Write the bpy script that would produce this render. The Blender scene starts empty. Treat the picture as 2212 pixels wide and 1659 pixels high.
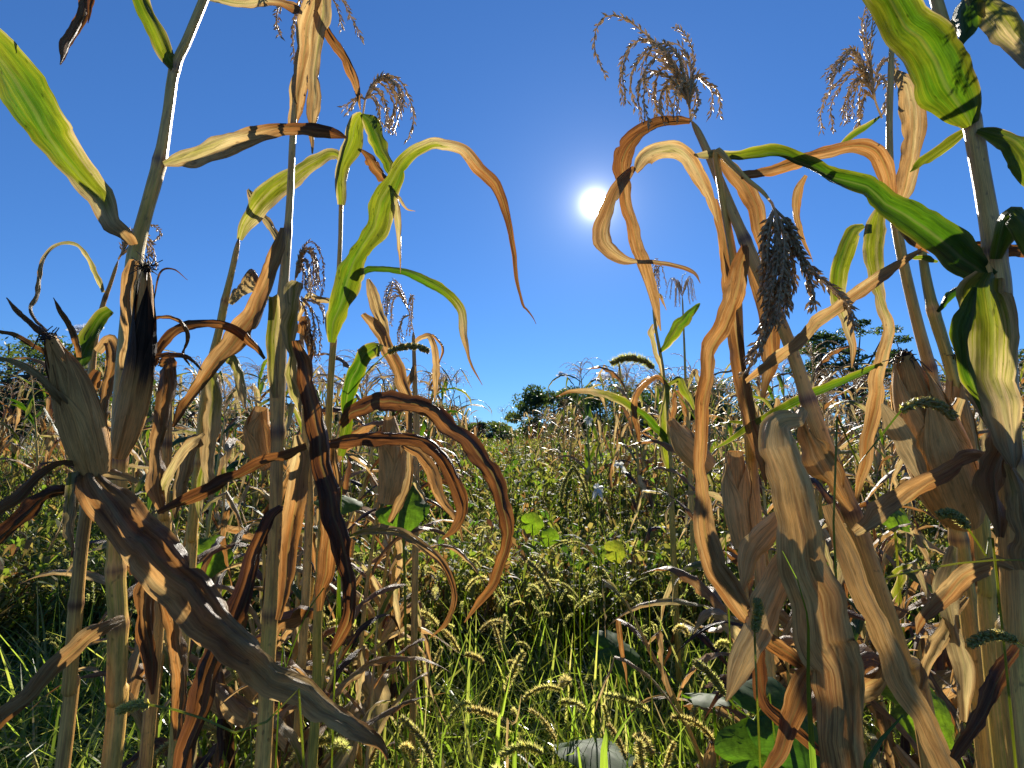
import bpy, math, random
import numpy as np
from mathutils import Vector

# ---------------------------------------------------------------- camera, sky, sun, exposure
scene = bpy.context.scene
COL = scene.collection
F = 1150.0                      # focal length in pixels of a 2212 x 1659 view
PITCH = math.radians(5.98)
CAMZ = 1.2
cam_data = bpy.data.cameras.new('camera')
cam_data.sensor_width = 36.0
cam_data.lens = 36.0 * F / 2212.0
cam_data.clip_start = 0.02
cam_data.clip_end = 6000.0
cam = bpy.data.objects.new('camera', cam_data)
cam.location = (0, 0, CAMZ)
cam.rotation_euler = (math.pi / 2 + PITCH, 0, 0)
COL.objects.link(cam)
scene.camera = cam

SUN_EL = math.radians(24.4)
SUN_AZ = math.radians(9.2)      # from +Y towards +X
SUN_DIR = (math.cos(SUN_EL) * math.sin(SUN_AZ), math.cos(SUN_EL) * math.cos(SUN_AZ), math.sin(SUN_EL))

def nnode(nt, kind, **kw):
    n = nt.nodes.new(kind)
    for k, v in kw.items():
        setattr(n, k, v)
    return n

def build_world():
    w = bpy.data.worlds.new('World')
    scene.world = w
    w.use_nodes = True
    nt = w.node_tree
    nt.nodes.clear()
    L = nt.links.new
    out = nnode(nt, 'ShaderNodeOutputWorld')
    sky = nnode(nt, 'ShaderNodeTexSky', sky_type='NISHITA')
    sky.sun_disc = False
    sky.sun_elevation = SUN_EL
    sky.sun_rotation = SUN_AZ
    sky.altitude = 900
    sky.air_density = 1.0
    sky.dust_density = 0.05
    sky.ozone_density = 2.2
    gm = nnode(nt, 'ShaderNodeGamma'); gm.inputs['Gamma'].default_value = 0.75
    L(sky.outputs[0], gm.inputs['Color'])
    hs = nnode(nt, 'ShaderNodeMix', data_type='RGBA', blend_type='MULTIPLY')
    hs.inputs['Factor'].default_value = 1.0
    hs.inputs[7].default_value = (0.365, 0.755, 1.37, 1)
    L(gm.outputs[0], hs.inputs[6])
    bg = nnode(nt, 'ShaderNodeBackground')
    bg.inputs['Strength'].default_value = SKY_STRENGTH
    L(hs.outputs[2], bg.inputs['Color'])
    # the sun's own disc and the bright air round it
    tc = nnode(nt, 'ShaderNodeTexCoord')
    dot = nnode(nt, 'ShaderNodeVectorMath', operation='DOT_PRODUCT')
    nrm = nnode(nt, 'ShaderNodeVectorMath', operation='NORMALIZE')
    L(tc.outputs['Generated'], nrm.inputs[0])
    L(nrm.outputs[0], dot.inputs[0])
    dot.inputs[1].default_value = SUN_DIR
    mn = nnode(nt, 'ShaderNodeMath', operation='MINIMUM'); mn.inputs[1].default_value = 0.9999999
    L(dot.outputs['Value'], mn.inputs[0])
    ac = nnode(nt, 'ShaderNodeMath', operation='ARCCOSINE')
    L(mn.outputs[0], ac.inputs[0])
    deg = nnode(nt, 'ShaderNodeMath', operation='MULTIPLY'); deg.inputs[1].default_value = 180 / math.pi
    L(ac.outputs[0], deg.inputs[0])
    def expfall(scale, amp):
        m = nnode(nt, 'ShaderNodeMath', operation='MULTIPLY'); m.inputs[1].default_value = -1.0 / scale
        L(deg.outputs[0], m.inputs[0])
        e = nnode(nt, 'ShaderNodeMath', operation='EXPONENT')
        L(m.outputs[0], e.inputs[0])
        a = nnode(nt, 'ShaderNodeMath', operation='MULTIPLY'); a.inputs[1].default_value = amp
        L(e.outputs[0], a.inputs[0])
        return a
    parts = [expfall(0.40, 8.0), expfall(1.25, .60), expfall(5.0, 0.09)]
    disc = nnode(nt, 'ShaderNodeMapRange', interpolation_type='SMOOTHSTEP')
    disc.inputs['From Min'].default_value = 1.3
    disc.inputs['From Max'].default_value = 1.0
    disc.inputs['To Min'].default_value = 0.0
    disc.inputs['To Max'].default_value = 14.0
    L(deg.outputs[0], disc.inputs['Value'])
    s = disc
    for p in parts:
        ad = nnode(nt, 'ShaderNodeMath', operation='ADD')
        L(s.outputs[0], ad.inputs[0]); L(p.outputs[0], ad.inputs[1])
        s = ad
    glow = nnode(nt, 'ShaderNodeBackground')
    glow.inputs['Color'].default_value = (1.0, 0.97, 0.9, 1)
    L(s.outputs[0], glow.inputs['Strength'])
    add = nnode(nt, 'ShaderNodeAddShader')
    L(bg.outputs[0], add.inputs[0]); L(glow.outputs[0], add.inputs[1])
    L(add.outputs[0], out.inputs['Surface'])

SKY_STRENGTH = 0.078
build_world()
sun_data = bpy.data.lights.new('sun', 'SUN')
sun_data.energy = 5.0
sun_data.angle = math.radians(0.53)
sun_data.color = (1.0, 0.93, 0.82)
sun = bpy.data.objects.new('sun', sun_data)
sun.rotation_euler = Vector(SUN_DIR).to_track_quat('Z', 'Y').to_euler()
sun.location = (2, 10, 8)
COL.objects.link(sun)
vs = scene.view_settings
vs.view_transform = 'Standard'
vs.look = 'None'
vs.gamma = 1.0
vs.use_curve_mapping = False
vs.exposure = 0.95
scene.cycles.max_bounces = 12
scene.cycles.diffuse_bounces = 8
scene.cycles.transmission_bounces = 6
scene.cycles.transparent_max_bounces = 8
scene.cycles.sample_clamp_indirect = 6.0

# ---------------------------------------------------------------- placing: a point seen at (px, py) of the view, d metres ahead
CT, ST = math.cos(PITCH), math.sin(PITCH)
CAM = np.array((0.0, 0.0, CAMZ))
def P(px, py, d):
    X = (px - 1106.0) / F * d
    U = (829.5 - py) / F * d
    return np.array((X, d * CT - U * ST, CAMZ + d * ST + U * CT))

def GX(px, d):
    return (px - 1106.0) / F * d

# ---------------------------------------------------------------- mesh tools
class Geo:
    """vertices, quads/tris, uv per vertex, dryness per vertex"""
    def __init__(self):
        self.v, self.f, self.uv, self.dry = [], [], [], []
        self.n = 0
    def add(self, v, f, uv=None, dry=0.5):
        v = np.asarray(v, float).reshape(-1, 3)
        k = len(v)
        self.v.append(v)
        self.f.append((np.asarray(f, int) + self.n))
        self.uv.append(np.zeros((k, 2)) if uv is None else np.asarray(uv, float).reshape(-1, 2))
        d = np.asarray(dry, float)
        self.dry.append(np.full(k, float(d)) if d.ndim == 0 else d.reshape(-1))
        self.n += k
    def merge(self, g, M=None, off=None):
        v = np.concatenate(g.v)
        if M is not None: v = v @ M.T
        if off is not None: v = v + off
        k0 = self.n
        self.v.append(v)
        for f in g.f: self.f.append(f + k0)
        self.uv.append(np.concatenate(g.uv)); self.dry.append(np.concatenate(g.dry))
        self.n += len(v)
    def mesh(self, name, mat, smooth=True, mats=None, midx=None):
        v = np.concatenate(self.v)
        fl = []
        q = [f for f in self.f if f.shape[1] == 4]
        t = [f for f in self.f if f.shape[1] == 3]
        loops, starts, tot = [], [], 0
        for arrs, w in ((q, 4), (t, 3)):
            if arrs:
                a = np.concatenate(arrs)
                loops.append(a.ravel())
                starts.append(tot + np.arange(len(a)) * w)
                tot += a.size
        loops = np.concatenate(loops).astype(np.int32)
        starts = np.concatenate(starts).astype(np.int32)
        me = bpy.data.meshes.new(name)
        me.vertices.add(len(v)); me.vertices.foreach_set('co', v.astype(np.float32).ravel())
        me.loops.add(len(loops)); me.loops.foreach_set('vertex_index', loops)
        me.polygons.add(len(starts)); me.polygons.foreach_set('loop_start', starts)
        uv = np.concatenate(self.uv)[loops].astype(np.float32)
        lay = me.uv_layers.new(name='uv'); lay.uv.foreach_set('vector', uv.ravel())
        at = me.attributes.new('dry', 'FLOAT', 'POINT')
        at.data.foreach_set('value', np.concatenate(self.dry).astype(np.float32))
        me.update(calc_edges=True)
        if smooth:
            me.polygons.foreach_set('use_smooth', np.ones(len(starts), bool))
        for mm in (mats or [mat]): me.materials.append(mm)
        if midx is not None:
            nq = [i for f, i in zip(self.f, midx) if f.shape[1] == 4 for _ in range(len(f))] + [i for f, i in zip(self.f, midx) if f.shape[1] == 3 for _ in range(len(f))]
            me.polygons.foreach_set('material_index', np.array(nq, np.int32))
        me.validate()
        return me

def link(name, data, parent=None, loc=None):
    o = bpy.data.objects.new(name, data)
    COL.objects.link(o)
    if parent is not None: o.parent = parent
    if loc is not None: o.location = loc
    return o

def tag(o, label=None, cat=None, group=None, kind=None):
    if label: o['label'] = label
    if cat: o['category'] = cat
    if group: o['group'] = group
    if kind: o['kind'] = kind
    return o

def thing(name, label, cat, loc=(0, 0, 0), group=None):
    o = link(name, None, None, loc)
    o.empty_display_size = 0.05
    return tag(o, label, cat, group)

def resample(pts, n, extra=None):
    """Catmull-Rom through control points; returns positions, and the extra columns interpolated the same way"""
    p = np.asarray(pts, float)
    e = None if extra is None else np.asarray(extra, float)
    a = p if e is None else np.hstack([p, e])
    seg = np.linalg.norm(np.diff(p, axis=0), axis=1)
    s = np.concatenate([[0], np.cumsum(seg)])
    A = np.vstack([2 * a[0] - a[1], a, 2 * a[-1] - a[-2]])
    t = np.linspace(0, s[-1], n)
    i = np.clip(np.searchsorted(s, t, side='right') - 1, 0, len(p) - 2)
    u = ((t - s[i]) / np.maximum(seg[i], 1e-9))[:, None]
    p0, p1, p2, p3 = A[i], A[i + 1], A[i + 2], A[i + 3]
    r = 0.5 * (2 * p1 + (p2 - p0) * u + (2 * p0 - 5 * p1 + 4 * p2 - p3) * u ** 2 + (3 * p1 - p0 - 3 * p2 + p3) * u ** 3)
    k = p.shape[1]
    return r[:, :k], r[:, k:], t

def unit(a):
    return a / np.maximum(np.linalg.norm(a, axis=-1, keepdims=True), 1e-9)

def grid_faces(n, m, closed=False):
    f = []
    i = np.arange(n - 1)[:, None]
    j = np.arange(m if closed else m - 1)[None, :]
    a = i * m + j; b = i * m + (j + 1) % m
    return np.stack([a, b, b + m, a + m], -1).reshape(-1, 4)

def smooth_noise(rng, n, step):
    k = max(2, int(n / step) + 3)
    y = rng.uniform(-1, 1, k)
    return np.interp(np.linspace(0, k - 1, n), np.arange(k), y)

def ribbon(g, C, side, w, dry, rng, m=7, fold=0.25, ruffle=0.12, seglen=None, t=None, vshift=0.0):
    """a leaf blade: centre line C, unit side vectors, widths w; V-fold, wavy uneven margins"""
    n = len(C)
    Lc = np.linalg.norm(np.diff(C, axis=0), axis=1).sum()
    if m > 3 and n > 12:
        wav = np.stack([smooth_noise(rng, n, max(2, n / max(Lc / .035, 2))) for _ in range(3)], 1)
        env = np.minimum(1, np.minimum(np.arange(n), np.arange(n)[::-1]) / 6.0)[:, None]
        C = C + wav * env * min(.0045, .10 * float(np.max(w)))
    T = unit(np.gradient(C, axis=0))
    side = unit(side - T * np.sum(side * T, 1, keepdims=True))
    N = unit(np.cross(side, T))
    if t is None:
        t = np.concatenate([[0], np.cumsum(np.linalg.norm(np.diff(C, axis=0), axis=1))])
    L = max(t[-1], 1e-6)
    wmax = max(w.max(), 1e-6)
    lam = wmax * 1.6
    ph = rng.uniform(0, 6.28, 4)
    fo = fold * (1 + 0.5 * smooth_noise(rng, n, n / 5))
    v = np.linspace(-1, 1, m)
    V = np.zeros((n, m, 3)); UV = np.zeros((n, m, 2))
    jl = 1 + 0.06 * smooth_noise(rng, n, 2.5); jr = 1 + 0.06 * smooth_noise(rng, n, 2.5)
    drift = 0.5 * smooth_noise(rng, n, n / 4)
    dmean = float(np.mean(dry))
    rag = 0.35 + 0.65 * np.clip((dmean - .3) / .35, 0, 1)
    notch = np.ones((2, n))
    for q in range(int(rng.integers(1, 4) + rag * L / .06)):
        c0 = rng.integers(0, n); sd_ = rng.integers(0, 2); wd_ = rng.uniform(.6, 2.2)
        notch[sd_] *= 1 - rag * rng.uniform(.08, .38) * np.exp(-(np.abs(np.arange(n) - c0) / wd_) ** 1.3)
    pl = np.stack([(rng.normal(0, 1) + .8 * smooth_noise(rng, n, n / 6)) for _ in range(m)], 1) * (.012 + .065 * rag)
    step = max(1.5, n / max(L / .014, 2))
    cr = np.stack([smooth_noise(rng, n, step) for _ in range(m)], 1) * (.014 + .06 * rag)
    pl = (pl + cr) * (m > 3)
    for j, x in enumerate(v):
        ax = abs(x)
        sd = jl if x < 0 else jr
        ang = fo + drift * 0.5 * ax * (1 if x < 0 else -1)
        wave = np.sin(6.2832 * t / lam + (ph[0] if x < 0 else ph[1])) + 0.6 * np.sin(6.2832 * t / (lam * 0.43) + (ph[2] if x < 0 else ph[3]))
        sd = sd * (1 + (notch[0 if x < 0 else 1] - 1) * ax ** 3)
        V[:, j] = C + side * (x * w / 2 * sd * np.cos(ang))[:, None] + N * (ax * w / 2 * np.sin(ang) + ruffle * w * ax ** 2 * wave * 0.5 * sd + pl[:, j] * w)[:, None]
        if ax < 0.01:
            V[:, j] -= N * (0.035 * w)[:, None]
        UV[:, j, 0] = t; UV[:, j, 1] = x
    D = np.repeat(np.asarray(dry, float)[:, None], m, 1) if np.ndim(dry) else np.full((n, m), float(dry))
    g.add(V.reshape(-1, 3), grid_faces(n, m), UV.reshape(-1, 2), D.ravel())

def tube(g, C, r, k=8, dry=0.5, ridges=0.0, up=np.array((0.3, -1.0, 0.2))):
    n = len(C)
    r = np.broadcast_to(np.asarray(r, float), (n,))
    T = unit(np.gradient(C, axis=0))
    S = np.zeros_like(C)
    s = np.cross(T[0], up); s /= max(np.linalg.norm(s), 1e-9)
    for i in range(n):
        s = s - T[i] * np.dot(s, T[i]); s = s / max(np.linalg.norm(s), 1e-9)
        S[i] = s
    B = np.cross(T, S)
    a = np.arange(k) * 2 * math.pi / k
    rr = r[:, None] * (1 + ridges * np.cos(a * 3)[None, :])
    V = C[:, None] + S[:, None] * (np.cos(a)[None, :] * rr)[..., None] + B[:, None] * (np.sin(a)[None, :] * rr)[..., None]
    t = np.concatenate([[0], np.cumsum(np.linalg.norm(np.diff(C, axis=0), axis=1))])
    UV = np.stack(np.broadcast_arrays(t[:, None], (a / math.pi - 1)[None, :]), -1)
    D = np.repeat(np.asarray(dry, float)[:, None], k, 1).ravel() if np.ndim(dry) else float(dry)
    g.add(V.reshape(-1, 3), grid_faces(n, k, True), UV.reshape(-1, 2), D)

def spindle_base():
    """a grain: pointed four-sided spindle along +Z, unit length"""
    v = [(0, 0, 0), (.5, 0, .42), (0, .5, .42), (-.5, 0, .42), (0, -.5, .42), (0, 0, 1)]
    f = [(0, 2, 1), (0, 3, 2), (0, 4, 3), (0, 1, 4), (5, 1, 2), (5, 2, 3), (5, 3, 4), (5, 4, 1)]
    return np.array(v, float), np.array(f)
SPV, SPF = spindle_base()

def put_many(g, bv, bf, origin, axis, length, width, rng, dry=0.5):
    """copies of a base shape at origins, +Z along axis"""
    n = len(origin)
    Z = unit(axis)
    X = unit(np.cross(Z, rng.normal(size=(n, 3))))
    Y = np.cross(Z, X)
    V = origin[:, None] + X[:, None] * (bv[None, :, 0:1] * width[:, None, None]) + Y[:, None] * (bv[None, :, 1:2] * width[:, None, None]) + Z[:, None] * (bv[None, :, 2:3] * length[:, None, None])
    Fc = bf[None] + (np.arange(n) * len(bv))[:, None, None]
    uv = np.stack([np.tile(bv[:, 2], n) * 0.02, np.tile(bv[:, 0], n)], -1)
    d = np.repeat(np.broadcast_to(np.asarray(dry, float), (n,)), len(bv))
    g.add(V.reshape(-1, 3), Fc.reshape(-1, bf.shape[1]), uv, d)
# ---------------------------------------------------------------- materials
def ramp(nt, stops):
    r = nt.nodes.new('ShaderNodeValToRGB')
    cr = r.color_ramp
    while len(cr.elements) > 1: cr.elements.remove(cr.elements[-1])
    cr.elements[0].position = stops[0][0]; cr.elements[0].color = (*stops[0][1], 1)
    for p, c in stops[1:]:
        e = cr.elements.new(p); e.color = (*c, 1)
    return r

def math_(nt, op, a, b=None, clamp=False):
    n = nt.nodes.new('ShaderNodeMath'); n.operation = op; n.use_clamp = clamp
    for i, x in enumerate((a, b)):
        if x is None: continue
        if isinstance(x, (int, float)): n.inputs[i].default_value = x
        else: nt.links.new(x, n.inputs[i])
    return n.outputs[0]

LEAF_REFL = [(0.0, (.016, .045, .006)), (.2, (.040, .085, .008)), (.38, (.14, .155, .018)), (.50, (.50, .355, .16)), (.62, (.34, .215, .092)),
             (.76, (.215, .120, .052)), (.88, (.135, .073, .036)), (1.0, (.075, .041, .024))]
LEAF_TRANS = [(0.0, (.028, .09, .003)), (.2, (.080, .175, .004)), (.38, (.25, .26, .010)), (.50, (.60, .45, .19)), (.62, (.50, .285, .095)),
              (.76, (.33, .135, .030)), (.88, (.16, .058, .013)), (1.0, (.05, .018, .007))]

def plant_mat(name, refl, trans, trans_fac=0.45, rough=0.42, patch=0.22, edge=0.16, streak=0.10, spec=0.5, rnd=0.10, bump=0.25, rib=True, specks=0.5, thick=False):
    m = bpy.data.materials.new(name)
    m.use_nodes = True
    nt = m.node_tree; nt.nodes.clear()
    L = nt.links.new
    out = nt.nodes.new('ShaderNodeOutputMaterial')
    uv = nt.nodes.new('ShaderNodeUVMap'); uv.uv_map = 'uv'
    sep = nt.nodes.new('ShaderNodeSeparateXYZ'); L(uv.outputs[0], sep.inputs[0])
    at = nt.nodes.new('ShaderNodeAttribute'); at.attribute_name = 'dry'
    oi = nt.nodes.new('ShaderNodeObjectInfo')
    geo = nt.nodes.new('ShaderNodeNewGeometry')
    def noise(su, sv, detail=2.0, rough_=0.55, woff=0.0):
        mp = nt.nodes.new('ShaderNodeMapping'); mp.inputs['Scale'].default_value = (su, sv, 1)
        L(uv.outputs[0], mp.inputs['Vector'])
        nz = nt.nodes.new('ShaderNodeTexNoise'); nz.noise_dimensions = '4D'
        nz.inputs['Scale'].default_value = 1.0
        nz.inputs['Detail'].default_value = detail
        nz.inputs['Roughness'].default_value = rough_
        L(mp.outputs[0], nz.inputs['Vector'])
        w = math_(nt, 'MULTIPLY', oi.outputs['Random'], 73.0)
        L(math_(nt, 'ADD', w, woff), nz.inputs['W'])
        return nz.outputs[0]
    n_patch = noise(7.0, 1.1, 3.0)
    n_streak = noise(3.2, 13.0, 3.0, 0.65, 11.0)
    n_fine = noise(4.0, 48.0, 2.0, 0.65, 5.0)
    v = sep.outputs[1]
    absv = math_(nt, 'ABSOLUTE', v)
    e2 = math_(nt, 'POWER', absv, 3.0)
    D = at.outputs['Fac']
    D = math_(nt, 'ADD', D, math_(nt, 'MULTIPLY', math_(nt, 'SUBTRACT', n_patch, 0.5), patch * 2.6))
    D = math_(nt, 'ADD', D, math_(nt, 'MULTIPLY', math_(nt, 'SUBTRACT', n_streak, 0.5), streak * 5.0))
    green = math_(nt, 'MULTIPLY', math_(nt, 'SUBTRACT', 0.62, D), 2.6, clamp=True)     # only blades still alive dry in from the margin
    D = math_(nt, 'ADD', D, math_(nt, 'MULTIPLY', math_(nt, 'MULTIPLY', math_(nt, 'MULTIPLY', e2, math_(nt, 'ADD', n_patch, 0.2)), edge), green))
    D = math_(nt, 'ADD', D, math_(nt, 'MULTIPLY', math_(nt, 'SUBTRACT', oi.outputs['Random'], 0.5), rnd), clamp=True)
    r1 = ramp(nt, refl); L(D, r1.inputs[0])
    r2 = ramp(nt, trans); L(D, r2.inputs[0])
    # veins, specks, midrib as a factor on the colour
    vein = math_(nt, 'MULTIPLY_ADD', n_fine, 1.15); vein.node.inputs[2].default_value = 0.43
    vein = math_(nt, 'MAXIMUM', vein, 0.45); vein = math_(nt, 'MINIMUM', vein, 1.5)
    n_blot = noise(26.0, 5.0, 4.0, 0.65, 41.0)
    blot = nt.nodes.new('ShaderNodeMapRange'); blot.inputs['From Min'].default_value = 0.36; blot.inputs['From Max'].default_value = 0.56
    blot.inputs['To Min'].default_value = 0.62; blot.inputs['To Max'].default_value = 1.08
    L(n_blot, blot.inputs['Value'])
    vein = math_(nt, 'MULTIPLY', vein, blot.outputs[0])
    if specks > 0:
        sp = noise(90.0, 5.0, 1.0, 0.5, 23.0)
        spm = nt.nodes.new('ShaderNodeMapRange'); spm.inputs['From Min'].default_value = 0.66; spm.inputs['From Max'].default_value = 0.74
        spm.inputs['To Min'].default_value = 1.0; spm.inputs['To Max'].default_value = 1.0 - specks
        L(sp, spm.inputs['Value'])
        vein = math_(nt, 'MULTIPLY', vein, spm.outputs[0])
    if rib:
        rb = nt.nodes.new('ShaderNodeMapRange'); rb.inputs['From Min'].default_value = 0.11; rb.inputs['From Max'].default_value = 0.03
        rb.inputs['To Min'].default_value = 0.0; rb.inputs['To Max'].default_value = 0.30
        L(absv, rb.inputs['Value'])
        ribf = rb.outputs[0]
    def shade(col, ribcol):
        mx = nt.nodes.new('ShaderNodeMix'); mx.data_type = 'RGBA'; mx.blend_type = 'MULTIPLY'
        mx.inputs['Factor'].default_value = 1.0
        L(col, mx.inputs[6])
        cb = nt.nodes.new('ShaderNodeCombineColor')
        for i in range(3): L(vein, cb.inputs[i])
        L(cb.outputs[0], mx.inputs[7])
        res = mx.outputs[2]
        if rib:
            m2 = nt.nodes.new('ShaderNodeMix'); m2.data_type = 'RGBA'
            L(ribf, m2.inputs['Factor']); L(res, m2.inputs[6]); m2.inputs[7].default_value = (*ribcol, 1)
            res = m2.outputs[2]
        return res
    c1 = shade(r1.outputs[0], (.24, .23, .11))
    c2 = shade(r2.outputs[0], (.26, .26, .06))
    pb = nt.nodes.new('ShaderNodeBsdfPrincipled')
    L(c1, pb.inputs['Base Color'])
    pb.inputs['Roughness'].default_value = rough
    pb.inputs['Specular IOR Level'].default_value = spec
    tr = nt.nodes.new('ShaderNodeBsdfTranslucent'); L(c2, tr.inputs['Color'])
    if bump:
        bp = nt.nodes.new('ShaderNodeBump'); bp.inputs['Strength'].default_value = bump; bp.inputs['Distance'].default_value = 0.003
        L(math_(nt, 'ADD', math_(nt, 'ADD', n_fine, n_streak), math_(nt, 'MULTIPLY', n_blot, 1.6)), bp.inputs['Height'])
        L(bp.outputs[0], pb.inputs['Normal'])
    mix = nt.nodes.new('ShaderNodeMixShader'); mix.inputs[0].default_value = trans_fac
    if thick and trans_fac > 0:      # thinner and thicker places in the blade
        tf = nt.nodes.new('ShaderNodeMapRange'); tf.inputs['From Min'].default_value = .35; tf.inputs['From Max'].default_value = .65
        tf.inputs['To Min'].default_value = trans_fac - .22; tf.inputs['To Max'].default_value = trans_fac + .12
        L(noise(5.0, .8, 2.0, .5, 61.0), tf.inputs['Value']); L(tf.outputs[0], mix.inputs[0])
    L(pb.outputs[0], mix.inputs[1]); L(tr.outputs[0], mix.inputs[2])
    L(mix.outputs[0], out.inputs['Surface'])
    return m

M_LEAF = plant_mat('corn_leaf', LEAF_REFL, LEAF_TRANS, 0.48, 0.42, bump=0.85, thick=True, edge=.32, streak=.075)
STALK = [(0.0, (.14, .18, .04)), (.25, (.50, .36, .055)), (.45, (.72, .43, .11)), (.62, (.56, .30, .085)), (.80, (.28, .14, .055)), (1.0, (.13, .055, .022))]
M_STALK = plant_mat('corn_stalk', STALK, STALK, 0.0, 0.40, patch=0.20, edge=0.0, streak=0.16, bump=0.35, rib=False)
HUSK = [(0.0, (.88, .60, .28)), (.3, (.86, .54, .22)), (.55, (.74, .41, .135)), (.72, (.46, .235, .078)), (.85, (.09, .055, .035)), (1.0, (.015, .012, .010))]
HUSKT = [(0.0, (.55, .40, .18)), (.3, (.50, .36, .16)), (.55, (.48, .27, .08)), (.72, (.30, .12, .03)), (.85, (.06, .025, .01)), (1.0, (.004, .003, .002))]
M_HUSK = plant_mat('corn_husk', HUSK, HUSKT, 0.22, 0.6, spec=.2, patch=0.14, edge=0.05, streak=0.12, bump=0.6, rib=False, specks=0.2)
TASSEL = [(0.0, (.74, .57, .33)), (.4, (.52, .38, .22)), (.7, (.30, .21, .13)), (1.0, (.09, .062, .045))]
TASSELT = [(0.0, (.80, .64, .40)), (.4, (.56, .42, .24)), (.7, (.28, .16, .09)), (1.0, (.09, .05, .03))]
M_TASSEL = plant_mat('corn_tassel', TASSEL, TASSELT, 0.5, 0.36, patch=0.1, edge=0.0, streak=0.2, bump=0, rib=False, specks=0)
GRASS = [(0.0, (.025, .060, .010)), (.3, (.095, .145, .022)), (.55, (.2, .2, .05)), (.75, (.28, .22, .08)), (1.0, (.22, .13, .06))]
GRASST = [(0.0, (.06, .16, .005)), (.3, (.44, .62, .05)), (.55, (.68, .68, .11)), (.75, (.68, .56, .22)), (1.0, (.4, .22, .07))]
M_GRASS = plant_mat('grass_blade', GRASS, GRASST, 0.54, 0.26, patch=0.1, edge=0, streak=0.08, bump=0, rib=False, specks=0, rnd=0.25)
FOX = [(0.0, (.17, .20, .05)), (.5, (.28, .25, .09)), (1.0, (.28, .18, .09))]
FOXT = [(0.0, (.62, .68, .16)), (.5, (.80, .72, .22)), (1.0, (.70, .5, .18))]
M_FOX = plant_mat('foxtail_head', [(0.0, (.20, .22, .05)), (.5, (.30, .25, .08)), (1.0, (.3, .18, .08))], FOXT, 0.35, 0.45, patch=0.15, edge=0, streak=0.1, bump=0, rib=False, specks=0, rnd=0.5)
M_BRISTLE = plant_mat('foxtail_bristle', FOX, FOXT, 0.75, 0.4, patch=0.1, edge=0, streak=0.1, bump=0, rib=False, specks=0, rnd=0.5)
SILK = [(0.0, (.45, .36, .16)), (.5, (.08, .035, .02)), (1.0, (.02, .012, .01))]
M_SILK = plant_mat('corn_silk', SILK, SILK, 0.2, 0.5, bump=0, rib=False, specks=0)
SQ = [(0.0, (.035, .075, .02)), (.4, (.08, .14, .025)), (.7, (.22, .2, .05)), (1.0, (.3, .25, .14))]
SQT = [(0.0, (.08, .2, .008)), (.4, (.25, .42, .012)), (.7, (.5, .42, .03)), (1.0, (.4, .25, .08))]
M_SQUASH = plant_mat('squash_leaf', SQ, SQT, 0.45, 0.6, spec=.2, patch=0.12, edge=0.05, streak=0.0, bump=0.0, rib=False, specks=0.3)
TREE = [(0.0, (.026, .046, .018)), (.4, (.055, .085, .028)), (.7, (.10, .115, .035)), (1.0, (.15, .11, .045))]
TREET = [(0.0, (.05, .10, .012)), (.4, (.15, .22, .025)), (.7, (.25, .27, .04)), (1.0, (.3, .2, .05))]
M_TREE = plant_mat('tree_leaf', TREE, TREET, 0.45, 0.5, patch=0.1, edge=0, streak=0, bump=0, rib=False, specks=0, rnd=0.35)
WEED = [(0.0, (.03, .06, .012)), (.35, (.075, .10, .02)), (.6, (.17, .14, .05)), (.8, (.16, .095, .045)), (1.0, (.07, .042, .026))]
WEEDT = [(0.0, (.14, .28, .02)), (.35, (.38, .44, .04)), (.6, (.56, .42, .10)), (.8, (.42, .2, .05)), (1.0, (.12, .05, .02))]
M_WEED = plant_mat('weed_leaf', WEED, WEEDT, 0.45, 0.6, spec=.25, patch=0.12, edge=0, streak=0.1, bump=0, rib=False, specks=0, rnd=0.2)

def simple_mat(name, c1, c2, scale, rough=0.9, bump=0.5):
    m = bpy.data.materials.new(name); m.use_nodes = True
    nt = m.node_tree; pb = nt.nodes['Principled BSDF']
    tc = nt.nodes.new('ShaderNodeTexCoord')
    nz = nt.nodes.new('ShaderNodeTexNoise'); nz.inputs['Scale'].default_value = scale; nz.inputs['Detail'].default_value = 6
    nt.links.new(tc.outputs['Object'], nz.inputs['Vector'])
    r = ramp(nt, [(0.3, c1), (0.7, c2)])
    nt.links.new(nz.outputs[0], r.inputs[0]); nt.links.new(r.outputs[0], pb.inputs['Base Color'])
    pb.inputs['Roughness'].default_value = rough
    bp = nt.nodes.new('ShaderNodeBump'); bp.inputs['Strength'].default_value = bump; bp.inputs['Distance'].default_value = 0.03
    nt.links.new(nz.outputs[0], bp.inputs['Height']); nt.links.new(bp.outputs[0], pb.inputs['Normal'])
    return m
M_SOIL = simple_mat('soil_and_litter', (.035, .028, .018), (.085, .07, .035), 6.0)
M_BARK = simple_mat('bark', (.05, .04, .03), (.11, .09, .07), 9.0)

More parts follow.
